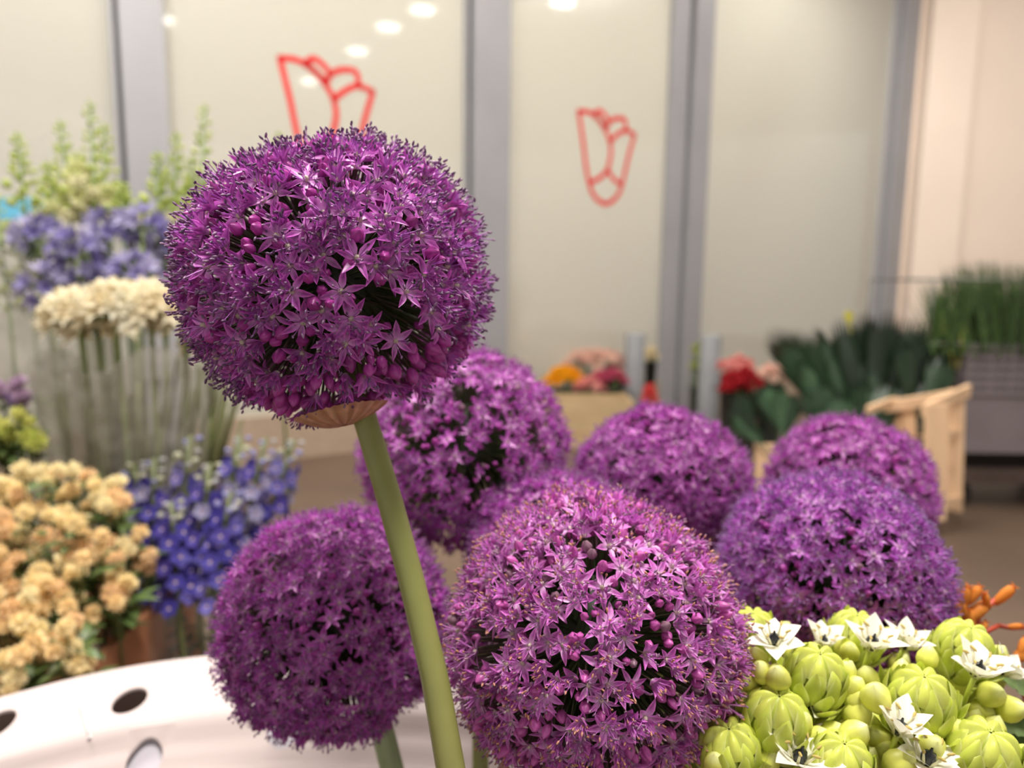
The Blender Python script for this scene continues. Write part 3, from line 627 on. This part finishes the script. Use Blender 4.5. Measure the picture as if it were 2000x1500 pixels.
LP = [(40, 960, .98, 'topmost at left, just under the lime flowers'), (120, 955, 1.02, 'topmost, below the milky sleeve'), (195, 985, 1.0, 'top right shoulder of the bush, beside the blue spikes'), (20, 1040, .94, 'second row, nearest the left edge'), (100, 1040, .95, 'second row, below the topmost ones'),
      (175, 1060, .95, 'second row, above the one touching the blue spikes'), (235, 1080, .97, 'sticking out furthest right against the blue spikes'), (40, 1110, .9, 'middle of the bush near the left edge'), (120, 1130, .9, 'centre of the bush'), (200, 1160, .93, 'right side of the bush, above the crate rim'),
      (20, 1190, .87, 'lower row at the left edge'), (90, 1200, .87, 'lower row, next to a dark gap'), (30, 1255, .84, 'lower left, above the hanging spray'), (-60, 1000, .97, 'cut by the left edge, upper'), (-60, 1120, .9, 'cut by the left edge, middle'), (-50, 1230, .85, 'cut by the left edge, lower')]
for x, y, d, where in LP: spray(x, y, d, 14, 110, 85, peach_m, 'peach yellow spray, '+where, 'flower', 'peach yellow sprays in the brown crate', .86, .2)
for k, (x, y, d, n, w, h, lab) in enumerate([(215, 1180, .92, 3, 30, 30, 'peach spray leaning out at the right of its bunch toward the blue spikes'), (30, 1318, .80, 9, 55, 85, 'peach spray hanging lowest at the left edge above the white card'), (135, 1265, .82, 14, 60, 130, 'long peach spray hanging down over the brown crate to the white card')]):
    spray(x, y, d, n, w, h, peach_m, lab, 'flower', None, .85, .2)
spray(20, 775, 1.15, 8, 70, 60, lilac_m, 'lilac flower spray at the left edge above the lime one', 'flower', None, 1.0)
spray(25, 850, 1.12, 16, 100, 90, lime_m, 'lime yellow flower spray at the left edge below the lilac one', 'flower', None, 1.0)
spray(-20, 850, 1.14, 12, 80, 90, lime_m, 'lime yellow flower spray cut by the left edge', 'flower', None, 1.0)

# delphiniums
def delph_floret(c, eye):
    g = G()
    for i in range(5): g.put(petal(.0155, .014, R.uniform(.2, .5), .3, .25, c*.9, c*R.uniform(.85, 1.15), c*.9, 3, .75, .4), rz(i*2*PI/5))
    for i in range(4): g.put(petal(.005, .004, 1.0, .3, .2, eye, eye, eye, 2), rz(i*PI/2), (0, 0, .001))
    g.put(tube([(0, 0, 0), (-.002, 0, -.006), (-.006, 0, -.014)], [.0022, .0016, .0006], 5, c*.8)); return g
eye = sr(225, 205, 215)
dl = [delph_floret(c, eye).mesh('floret', M_petal) for c in (sr(88, 80, 172), sr(72, 64, 156), sr(110, 102, 184), sr(92, 80, 170))]
dpale = [delph_floret(c, eye).mesh('floret', M_petal) for c in (sr(132, 124, 190), sr(160, 156, 192))]
dbud = [G().put(blob(.006, .006, .008, c, 8, 5)).mesh('flower_bud', M_petal) for c in (sr(190, 190, 190), sr(205, 205, 180), sr(160, 160, 205))]
def delphinium(tx, ty, bx_, by_, d, pale, label):
    T_, B_ = np.array(at(tx, ty, d)), np.array(at(bx_, by_, d-.03)); rt = empty('delphinium', (B_[0]+.02, B_[1], .3), label, 'flower', 'blue delphinium spikes')
    part('stem', tube(bez([T_, B_, (B_[0]+.02, B_[1], .3)], 8), .0035, 6, sr(96, 104, 64)), M_stem, rt)
    n = 36; ax = (T_-B_); Ln = np.linalg.norm(ax); ax /= Ln; X = basis(ax)
    for i in range(n):
        t = i/n; a = i*2.4; rad_ = .022*(1-.6*t)+.004; dv = X@np.array([math.cos(a), math.sin(a), .25]); q = B_+ax*Ln*t+dv*rad_
        if t > .8: link('flower_bud', dbud[R.integers(3)], rt, basis(dv), q, R.uniform(.7, 1)*(1.3-.5*t))
        else: link('floret', (dpale if (R.random() < pale or t > .66) else dl)[R.integers(2 if (t > .66 or pale > .5) else 2)] if False else (dpale[R.integers(2)] if (R.random() < pale+max(0, t-.5)) else dl[R.integers(4)]), rt, basis(dv, R.uniform(0, 6)), q, R.uniform(.85, 1.1))
for a in [(300, 895, 300, 1170, 1.12, .15, 'blue delphinium spike at the left of its bunch, next to the peach sprays'),
          (372, 850, 345, 1180, 1.10, .05, 'deep blue delphinium spike with the tallest top of the left half'),
          (262, 905, 280, 1080, 1.16, .5, 'pale short delphinium spike at the far left of its bunch'),
          (410, 905, 390, 1150, 1.06, .0, 'deep blue delphinium spike in the middle, white eyes facing front'),
          (470, 850, 425, 1120, 1.14, .45, 'greyish blue delphinium spike just right of the gap, pale tip'),
          (520, 855, 460, 1130, 1.11, .4, 'pale-tipped delphinium spike right of centre in the bunch'),
          (575, 858, 500, 1100, 1.13, .45, 'rightmost delphinium spike, lavender florets against the bare floor'),
          (450, 960, 420, 1190, 1.03, .0, 'low blue delphinium spike in front, behind the near allium ball'),
          (335, 980, 350, 1195, 1.04, .0, 'low deep blue delphinium spike at front left, its florets lowest')]: delphinium(*a)
g = G()
for i in range(90):
    x, y = R.uniform(300, 500), R.uniform(1150, 1420); q = at(x, y, R.uniform(1.06, 1.15))
    g.put(petal(.09, .014, R.uniform(-.2, 1.2), R.uniform(0, 1), .2, sr(52, 62, 38), sr(66, 78, 44), sr(80, 92, 56), 4), rz(R.uniform(0, 6)), list(q))
fo = part('delphinium_foliage', g, M_leaf); tag(fo, 'dark green foliage packed below the blue spikes', 'foliage', kind='stuff')
def sleeve(name, top, bot, rt_, rb, label, mat, zmin=None, wav=.06):
    T_, B_ = np.array(top), np.array(bot); ax = B_-T_; X = basis(ax); ph = R.uniform(0, 6)
    def fn(u, v):
        a = u*2*PI; r = rt_*(1-v)+rb*v; r *= 1+wav*math.sin(7*a+ph)+wav*.6*math.sin(13*a+9*v+ph)
        return T_+ax*v+X@np.array([r*math.cos(a), r*math.sin(a), .02*math.sin(5*a+ph)*(1-v)])
    return tag(part(name, sheet(fn, 72, 14, (.8,)*3), mat), label, 'plastic sleeve')
sleeve('plastic_sleeve', at(395, 1150, 1.1), (at(395, 1400, 1.1).x, at(395, 1400, 1.1).y, .3), .1, .05, 'clear crumpled plastic sleeve around the delphinium stems', M_sleeve)

# agapanthus heads
def trumpet(c, L=.034):
    g = G()
    g.put(tube([(0, 0, -.035), (0, 0, -.01), (0, 0, 0)], [.0012, .0012, .003], 5, sr(110, 130, 70), False))
    for i in range(6): g.put(petal(L, .0085, 1.2, .9, .2, c*.85, c*R.uniform(.9, 1.1), c*.8, 4, .9, .4), rz(i*PI/3))
    return g
ag_blue = [trumpet(c).mesh('floret', M_petal) for c in (sr(160, 152, 208), sr(136, 126, 186), sr(190, 184, 222), sr(120, 112, 160))]
ag_white = [trumpet(c, .034).mesh('floret', M_petal) for c in (sr(255, 244, 214), sr(252, 238, 200), sr(255, 250, 228))]
def agap(px, py, d, n, s, ms, label, group, bottom, lower=.2):
    c = np.array(at(px, py, d)); B_ = np.array(bottom); rt = empty('agapanthus', list(B_), label, 'flower', group)
    part('stem', tube(bez([c, (c+B_)/2+[0, .01, 0], B_], 8), .0045, 7, sr(122, 138, 78)), M_stem, rt)
    for i in range(n):
        z = 1-(1-(-lower))*(i+.5)/n; a = i*2.4; dv = np.array([math.sqrt(max(0, 1-z*z))*math.cos(a), math.sqrt(max(0, 1-z*z))*math.sin(a), z])+R.normal(0, .1, 3); dv /= np.linalg.norm(dv)
        link('floret', ms[R.integers(len(ms))], rt, basis(dv, R.uniform(0, 6)), c+dv*.034*s, s*R.uniform(.85, 1.1))
for i, (x, y, d, w) in enumerate([(75, 470, 1.5, 'far left, by the cyan board'), (150, 500, 1.42, 'second from left'), (215, 455, 1.52, 'high in the middle'), (278, 450, 1.5, 'touching the tall allium outline, high'), (95, 570, 1.4, 'low left, darker'), (265, 545, 1.4, 'low right, above the cream heads'), (180, 565, 1.45, 'low middle, half hidden'), (330, 490, 1.55, 'behind the tall allium')]):
    b = at(x*.6+90, 1000, d); agap(x, y, d, 17, 1.0, ag_blue, 'blue agapanthus head, '+w, 'blue agapanthus', (b.x, b.y, .3), .35)
for i, (x, y, d, w) in enumerate([(155, 640, 1.22, 'left of its bunch'), (225, 628, 1.18, 'middle of its bunch'), (295, 625, 1.2, 'right of its bunch'), (365, 650, 1.24, 'hidden behind the tall allium'), (190, 655, 1.28, 'low behind two others'), (420, 690, 1.3, 'drooping below the tall allium')]):
    b = at(x*.55+130, 1000, d); agap(x, y-8, d, 44, 1.08, ag_white, 'cream white agapanthus head, '+w, 'cream agapanthus', (b.x, b.y, .3), .0)
g = G()
for i in range(150):
    q = at(R.uniform(30, 330), R.uniform(500, 640), R.uniform(1.45, 1.62))
    g.put(petal(.08, .016, R.uniform(.2, 1.4), R.uniform(0, 1), .2, sr(58, 72, 44), sr(84, 100, 60), sr(90, 104, 66), 4), rz(R.uniform(0, 6)), list(q))
tag(part('agapanthus_foliage', g, M_leaf), 'dull green foliage between and below the blue agapanthus heads', 'foliage', kind='stuff')
g = G()
for i in range(130):
    x, y = R.uniform(150, 480), R.uniform(700, 960); q = at(x, y, R.uniform(1.2, 1.4)); q2 = at(x*.7+80, y+240, 1.28); g.put(tube([q, q2], .003, 5, sr(122, 126, 82)*R.uniform(.45, 1.1)))
tag(part('bundled_stems', g, M_stem), 'bundle of green stems standing under the cream agapanthus', 'stems', kind='stuff')
sleeve('plastic_sleeve', at(250, 700, 1.25), (at(270, 1060, 1.25).x, at(270, 1060, 1.25).y, .3), .14, .07, 'clear plastic sleeve around the cream agapanthus stems', M_sleeve2, wav=.04)
sleeve('plastic_sleeve', at(70, 560, 1.5), (at(210, 1130, 1.3).x, at(210, 1130, 1.3).y, .3), .13, .06, 'milky plastic sleeve slanting down at the left below the blue agapanthus', M_sleeve2, wav=.05)

# tall pale green spikes
sg = [sr(190, 204, 110), sr(206, 216, 136), sr(176, 194, 100)]
sb = [G().put(blob(.0065, .0065, .009, c, 7, 5)).mesh('flower_bud', M_petal) for c in sg]
sw = [fuzzy(.012, 16, c, .013, .010).mesh('floret', M_petal) for c in (sr(240, 236, 196), sr(226, 228, 170))]
def spike(tx, ty, by_, d, lean, cream, label):
    T_, B_ = np.array(at(tx, ty, d)), np.array(at(tx+lean, by_, d)); rt = empty('larkspur', (B_[0], B_[1], 0), label, 'flower', 'pale green larkspur spikes')
    part('stem', tube([T_, B_, (B_[0], B_[1], .0)], [.0018, .0035, .004], 6, sr(120, 150, 80)), M_stem, rt)
    n = 34; ax = B_-T_; X = basis(-ax)
    for i in range(n):
        t = ((i+.5)/n)**1.1; a = i*2.4; dv = X@np.array([math.cos(a), math.sin(a), .5]); q = T_+ax*t+dv*(.006+.03*t)*(.7+.6*math.sin(i*.9)**2)
        if t > 1-cream: link('floret', sw[R.integers(2)], rt, basis(dv), q, 1.15)
        else: link('flower_bud', sb[R.integers(3)], rt, basis(dv), q, R.uniform(.8, 1.2)*(.6+.9*t))
for a in [(35, 262, 420, 1.7, 15, .0, 'pale green spike standing alone at the far left above the cyan board'), (118, 238, 430, 1.72, 20, .35, 'pale green spike with cream florets, second from left'), (176, 200, 430, 1.68, 10, .3, 'tallest pale green spike left of the wide door frame'),
          (205, 245, 430, 1.75, 0, .3, 'pale green spike right beside the tallest one'), (95, 320, 440, 1.65, 10, .2, 'short pale green spike with loose buds under the second one'), (150, 300, 440, 1.7, 10, .8, 'creamy spike full of open florets'),
          (345, 262, 440, 1.72, -5, .0, 'pale green spike just right of the wide door frame'), (400, 205, 440, 1.7, -10, .0, 'tall thin green spike beside the tall allium'), (310, 300, 450, 1.66, 0, .1, 'hazy green spike in front of the door frame'),
          (-10, 380, 620, 1.5, 30, .0, 'pale green spike at the very left edge, low'), (375, 310, 450, 1.75, 0, .2, 'pale green spike low against the glass, next to the allium'), (545, 262, 460, 1.8, 0, .0, 'green spike tip peeking above the tall allium'), (240, 360, 450, 1.7, 0, .1, 'short green spike crossing the foot of the door frame')]: spike(*a)
tag(part('cyan_board', box(-3.4, -1.66, 2.60, 2.66, 1.25, 1.325), M_cyan, None, False), 'bright cyan board behind the flowers at the left edge', 'board')
for x_ in (-3.3, -1.75): pass

# brown crate below the peach sprays, crate panels to the right
def crate(name, x0, x1, y0, y1, z0, z1, mat, label, cat='crate', slat=.012, post=.03, rails=3, panel=True):
    rt = empty(name, ((x0+x1)/2, (y0+y1)/2, z0), label, cat)
    for x in (x0, x1-post):
        for y in (y0, y1-post): part('corner_post', box(x, x+post, y, y+post, z0, z1), mat, rt, False)
    h = (z1-z0)/rails
    for r in range(rails):
        a, b = z0+r*h+.012, z0+(r+1)*h-.012
        part('slat', box(x0+.001, x1-.001, y0-slat, y0-.0005, a, b), mat, rt, False); part('slat', box(x0+.001, x1-.001, y1+.0005, y1+slat, a, b), mat, rt, False)
        part('slat', box(x0-slat, x0-.0005, y0, y1, a, b), mat, rt, False); part('slat', box(x1+.0005, x1+slat, y0, y1, a, b), mat, rt, False)
    part('bottom_board', box(x0, x1, y0, y1, z0+.003, z0+.012), mat, rt, False); return rt
q = at(200, 1200, .95); crate('flower_crate', -1.1, at(225, 1230, .95).x, .78, 1.1, 0, .585, M_terra, 'brown wooden crate holding the peach sprays', rails=4)
crate('flower_crate', at(262, 1260, 1.0).x-.02, at(322, 1260, 1.0).x, .98, 1.02, 0, .5, M_terra, 'narrow brown crate end between the peach sprays and the dark foliage', rails=1, post=.01)

# ================================================================== MIDDLE BACKGROUND
for px, top, d, w, lab in [(1241, 652, 5.15, 39, 'grey steel bollard left of the glass door frame'), (1389, 655, 4.9, 42, 'grey steel bollard right of the glass door frame')]:
    p = at(px, top, d); r = w/2/F*d; rt = empty('bollard', (p.x, p.y, 0), lab, 'bollard')
    part('post', G().put(lathe([(r, 0), (r, p.z-.01), (r*.94, p.z), (.001, p.z+.002)], 24, (.6,)*3), None, (p.x, p.y, 0)), M_steel, rt)
    part('base_plate', G().put(lathe([(.001, .012), (r*1.6, .012), (r*1.6, 0)], 24, (.6,)*3), None, (p.x, p.y, 0)), M_steel, rt)
rose_cols = dict(peach=[sr(248, 220, 192), sr(244, 206, 176), sr(250, 228, 204)], yellow=[sr(252, 190, 30), sr(248, 176, 20)], pink=[sr(212, 96, 130), sr(196, 84, 110)], red=[sr(186, 40, 50), sr(170, 24, 40)], coral=[sr(238, 96, 96)], salmon=[sr(242, 176, 168), sr(236, 156, 150)], mauve=[sr(180, 130, 150), sr(200, 160, 170)], orange=[sr(214, 130, 90)], lime=[sr(190, 200, 120)], blush=[sr(246, 214, 196), sr(242, 200, 182)], cream=[sr(240, 226, 190)])
def bunch(px, py, d, wpx, hpx, n, col, label, s=1.0, name='flower_bunch', bucket=True):
    c = at(px, py, d); zb = max(0.0, 0.0); rt = empty(name, (c.x, c.y, 0), label, 'flower bunch', 'cut flower bunches by the glass doors')
    ms = [fuzzy(.03, 30, cc, .022, .016).mesh('bloom', M_petal) for cc in rose_cols[col]]
    w, h = wpx/F*d, hpx/F*d
    for i in range(n):
        a = i*2.4; rr = math.sqrt((i+.5)/n); q = Vector((c.x+math.cos(a)*rr*w/2, c.y+math.sin(a)*rr*w/2*.7, c.z+h*.35*(1-2*rr*rr)+R.uniform(-.2, .2)*h)); link('bloom', ms[R.integers(len(ms))], rt, basis((math.cos(a)*rr, math.sin(a)*rr-.3, 1)), q, s*R.uniform(.85, 1.15))
    g = G()
    for i in range(12): a = i*2.4; rr = math.sqrt((i+.5)/12); g.put(tube([(c.x+math.cos(a)*rr*w/2.4, c.y+math.sin(a)*rr*w/3, c.z), (c.x+math.cos(a)*rr*.05, c.y+math.sin(a)*rr*.05, .03)], .004, 5, sr(80, 100, 50)))
    part('stems', g, M_stem, rt)['kind'] = 'stuff'
    if bucket:
        r = min(.11, w*.45); part('bucket', G().put(lathe([(r*.75, 0), (r, max(.05, c.z-h*.8)), (r*1.04, max(.05, c.z-h*.8)), (r*.9, max(.05, c.z-h*.8)-.01), (r*.7, .01)], 20, (.2,)*3), None, (c.x, c.y, 0)), M_bucket, rt)
bunch(1100, 733, 5.0, 78, 36, 34, 'yellow', 'yellow flowers low by the glass, right of the allium ball')
bunch(1150, 664, 5.8, 100, 50, 36, 'peach', 'light peach blooms topmost in the far bunches')
bunch(1160, 700, 5.3, 125, 44, 40, 'blush', 'blush pink blooms just below the topmost peach ones')
bunch(1190, 735, 5.0, 70, 30, 22, 'pink', 'rose pink flowers left of the left bollard')
bunch(1150, 750, 4.95, 60, 26, 14, 'salmon', 'dusky salmon flowers between the yellow and the rose pink ones')
bunch(1205, 705, 5.35, 40, 26, 12, 'mauve', 'mauve flowers behind the left bollard')
bunch(1268, 775, 4.9, 26, 50, 14, 'coral', 'bright coral flowers between left bollard and door frame')
bunch(1272, 690, 5.5, 26, 20, 8, 'cream', 'small cream flowers between left bollard and door frame')
bunch(1362, 700, 5.4, 20, 70, 14, 'lime', 'lime and orange flowers in the gap beside the right bollard')
bunch(1438, 712, 4.6, 66, 26, 24, 'salmon', 'salmon pink flowers right of the right bollard')
bunch(1450, 742, 4.45, 80, 40, 34, 'red', 'deep red flowers below the salmon pink ones')
bunch(1508, 728, 4.5, 56, 28, 18, 'blush', 'blush flowers at right of the red ones, touching the dark leaves')
bunch(990, 668, 5.2, 20, 30, 8, 'mauve', 'mauve flowers peeking between the two biggest purple balls')
c0 = at(1060, 775, 4.7); c1 = at(1225, 775, 4.7); crate('display_crate', c0.x, c1.x, c0.y-.2, c0.y+.1, 0, c0.z+.02, M_tan, 'tan display crate below the yellow and pink flowers', rails=3)

# ================================================================== RIGHT BACKGROUND
# pale wooden crate standing on end
p0 = at(1868, 1004, 3.2); pz = 0
def vboard(rt, a, b, w, th, name='slat', mat=M_wood):
    """board from px point a to b (x,y,depth) with width w (toward right) and thickness th"""
    A_, B_ = np.array(at(*a)), np.array(at(*b)); X = np.array([1., .15, 0]); X /= np.linalg.norm(X); Y = np.array([-.15, 1., 0]); Y /= np.linalg.norm(Y)
    if abs(B_[2]-A_[2]) < abs(B_[0]-A_[0]): X = np.array([0, 0, -1.])
    V = [A_, A_+X*w, A_+X*w+Y*th, A_+Y*th, B_, B_+X*w, B_+X*w+Y*th, B_+Y*th]
    return part(name, G().add(V, [(0, 1, 2, 3), (4, 7, 6, 5), (0, 4, 5, 1), (1, 5, 6, 2), (2, 6, 7, 3), (3, 7, 4, 0)]), mat, rt, False)
wc_ = empty('wooden_crate', (p0.x, p0.y, 0), 'pale wooden slatted crate standing on end right of the alliums', 'crate')
vboard(wc_, (1868, 762, 3.2), (1862, 1000, 3.2), .045, .045, 'corner_post')
vboard(wc_, (1812, 790, 3.05), (1806, 1018, 3.05), .10, .02, 'side_panel')
vboard(wc_, (1750, 780, 3.3), (1760, 1000, 3.3), .045, .045, 'corner_post')
vboard(wc_, (1765, 800, 3.28), (1772, 1000, 3.28), .06, .012)
vboard(wc_, (1735, 785, 3.26), (1885, 760, 3.2), .05, .03, 'rail')
vboard(wc_, (1810, 790, 3.06), (1898, 752, 3.2), .055, .03, 'rail')
vboard(wc_, (1835, 845, 3.12), (1880, 838, 3.2), .035, .03, 'rail')
vboard(wc_, (1810, 985, 3.05), (1882, 968, 3.2), .05, .03, 'rail')
vboard(wc_, (1760, 860, 3.29), (1810, 850, 3.1), .05, .02, 'rail')
vboard(wc_, (1700, 795, 3.1), (1755, 775, 3.3), .03, .03, 'handle')
vboard(wc_, (1835, 850, 3.12), (1832, 980, 3.12), .05, .012)
vboard(wc_, (1480, 870, 3.3), (1482, 990, 3.3), .1, .03, 'side_panel')
vboard(wc_, (1482, 985, 3.3), (1765, 985, 3.3), .05, .02, 'rail')
q = at(1812, 905, 3.0); tag(part('white_tag', G().put(blob(.022, .008, .028, (.9, .9, .9), 12, 7), None, list(q)), solid_mat('white_paper', sr(235, 235, 230)), None), 'small white blob-like tag hanging on the pale crate edge', 'tag')

# dark fan leaves
def fan_leaf(base, tip, w, d, k=1.0, yel=False, bend=.1, dz=0.0):
    A_, B_ = np.array(at(*base, d)), np.array(at(*tip, d+dz)); ax = B_-A_; L = np.linalg.norm(ax); X = ax/L
    nrm = np.array([R.normal(0, .5), -1, .35]); Y = np.cross(nrm, X); Y /= np.linalg.norm(Y); Z = np.cross(X, Y); g = G(); V = []; K = []
    n, m = 12, 18; ww = w/F*d; c = (sr(196, 186, 60) if yel else sr(24, 44, 27))*k; c2 = (sr(200, 196, 80) if yel else sr(66, 90, 66))*k  # grey-green highlight on the pleat ridges is put into the leaf colour
    for i in range(n+1):
        t = i/n; s0 = .3; tt = max(0, (t-s0)/(1-s0)); hw = max(ww*.55*tt**.75*(1-.55*max(0, tt-.7)/.3*yel), .003)
        for j in range(m+1):
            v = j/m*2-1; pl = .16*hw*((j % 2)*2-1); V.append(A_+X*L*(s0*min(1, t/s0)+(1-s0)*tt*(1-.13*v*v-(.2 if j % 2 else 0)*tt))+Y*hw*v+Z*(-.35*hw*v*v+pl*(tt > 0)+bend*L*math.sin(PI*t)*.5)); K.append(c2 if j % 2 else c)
    i, j = np.meshgrid(np.arange(n), np.arange(m), indexing='ij'); i = i.ravel(); j = j.ravel(); w_ = m+1
    g.add(V, np.stack([i*w_+j, i*w_+j+1, (i+1)*w_+j+1, (i+1)*w_+j], 1), None, K); return g
ORD = 'first second third fourth fifth sixth seventh eighth ninth tenth eleventh twelfth thirteenth fourteenth fifteenth sixteenth seventeenth eighteenth nineteenth twentieth twenty-first twenty-second'.split()
def leaf_bunch(base, tips, d, wpx, label, group, kk=1.0):
    for i, (tx, ty) in enumerate(tips):
        b = (base[0]+R.uniform(-25, 25), base[1]+R.uniform(-10, 20)); dd = d+R.uniform(-.15, .15)
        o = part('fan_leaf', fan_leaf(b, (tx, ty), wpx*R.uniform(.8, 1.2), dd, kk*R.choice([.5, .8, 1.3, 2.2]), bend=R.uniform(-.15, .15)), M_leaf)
        rk = sorted(t[0] for t in tips).index(tx); tag(o, label+', '+ORD[rk]+' from the left', 'leaf', group)
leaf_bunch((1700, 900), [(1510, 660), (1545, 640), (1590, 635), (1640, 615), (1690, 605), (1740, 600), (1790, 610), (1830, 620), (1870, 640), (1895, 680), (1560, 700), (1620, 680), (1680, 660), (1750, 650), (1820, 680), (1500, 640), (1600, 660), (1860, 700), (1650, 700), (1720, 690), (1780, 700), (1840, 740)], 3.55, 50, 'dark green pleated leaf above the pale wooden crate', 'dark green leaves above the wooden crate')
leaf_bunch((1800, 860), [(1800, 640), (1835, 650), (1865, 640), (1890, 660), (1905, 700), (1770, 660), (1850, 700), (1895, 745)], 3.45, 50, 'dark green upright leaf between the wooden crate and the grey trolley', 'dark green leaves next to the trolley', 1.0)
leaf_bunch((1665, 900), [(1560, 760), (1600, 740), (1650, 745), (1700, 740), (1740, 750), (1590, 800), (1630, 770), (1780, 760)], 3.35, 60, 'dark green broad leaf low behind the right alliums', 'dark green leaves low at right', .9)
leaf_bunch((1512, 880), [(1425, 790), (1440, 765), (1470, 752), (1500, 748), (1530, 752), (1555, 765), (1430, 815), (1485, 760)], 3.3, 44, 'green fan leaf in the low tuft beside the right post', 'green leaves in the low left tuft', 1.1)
for i, (b, t) in enumerate([((1860, 740), (1845, 605)), ((1870, 720), (1890, 625)), ((1662, 650), (1655, 604))]):
    tag(part('fan_leaf', fan_leaf(b, t, 22, 3.4, 1, True), M_leaf), ['yellow leaf blade upright between dark leaves and grassy tuft', 'slim yellow leaf next to the grassy tuft', 'small yellow green leaf tip on top of the dark leaves'][i], 'leaf')
# grassy bundle in wire cage on a grey crate trolley
g = G()
for i in range(1500):
    x = R.uniform(1815, 2230); yb = R.uniform(665, 700); d = R.uniform(3.3, 3.9); t = at(x+R.normal(-4, 22), R.uniform(505, 590)+max(0, 1880-x)*.7, d+R.uniform(-.1, .1)); b = at(x+5, yb, d)
    mid = (Vector(t)+Vector(b))/2+Vector((0, 0, .015)); c = sr(72, 98, 50)*R.uniform(.25, 1.3)
    A_ = [np.array(b), np.array(mid), np.array(t)]; w = .006; V = []
    for k, q in enumerate(A_): V += [q-[w*(1-k*.45), 0, 0], q+[w*(1-k*.45), 0, .0]]
    g.add(V, [(0, 1, 3, 2), (2, 3, 5, 4)], None, c)
tag(part('bear_grass', g, M_leaf), 'dense tuft of long green grass blades filling the wire cage, upper right', 'grass', kind='stuff')
T0 = at(1895, 672, 3.35); T1 = at(2230, 672, 3.35); z1 = T0.z; z0 = at(1895, 890, 3.35).z
tr = empty('crate_trolley', ((T0.x+T1.x)/2, T0.y+.3, 0), 'grey ribbed plastic crate trolley under the grass at the right edge', 'trolley')
xa, xb, ya, yb = T0.x, T1.x, T0.y, T0.y+.6
g = G(); box(xa, xb, ya, yb, z0, z1-.02, g=g)
for k in range(6): zz = z1-.005-k*.043; box(xa-.012, xb+.012, ya-.014, yb+.01, zz-.02, zz, g=g)
for k in range(9): xx = xa+k*(xb-xa)/8; box(xx-.006, xx+.006, ya-.012, ya, z1-.24, z1, g=g)
box(xa-.01, xb+.01, ya-.012, yb, z0, z0+.03, g=g); part('crate_body', g, M_greyp, tr, False)
part('deck', box(xa-.03, xb+.03, ya-.03, yb+.03, .13, .19), solid_mat('brown_deck', sr(80, 66, 60), .7), tr, False)
for x in (xa+.06, xb-.06):
    for y in (ya+.06, yb-.06):
        part('corner_post', box(x-.012, x+.012, y-.012, y+.012, .19, z0), M_dark, tr, False)
        wg = G(); c_ = lathe([(.001, -.015), (.06, -.015), (.065, 0), (.06, .015), (.001, .015)], 20, (.1,)*3); wg.put(c_, np.array([[0, 0, 1], [0, 1, 0], [-1, 0, 0.]]), (x, y, .065)); part('caster', wg, M_dark, tr)
g = G(); wz = at(1812, 545, 3.35).z; xl = at(1815, 545, 3.35).x
for (a, b) in [((xl, ya, wz), (xb, ya, wz)), ((xl, ya, z1), (xl, ya, wz)), ((xl, yb, z1), (xl, yb, wz)), ((xl, ya, wz), (xl, yb, wz)), ((xl, yb, wz), (xb, yb, wz)), ((xl, ya, z1), (xb, ya, z1))]: g.put(tube([a, b], .004, 6, (.5,)*3))
part('wire_cage', g, M_wire, tr)
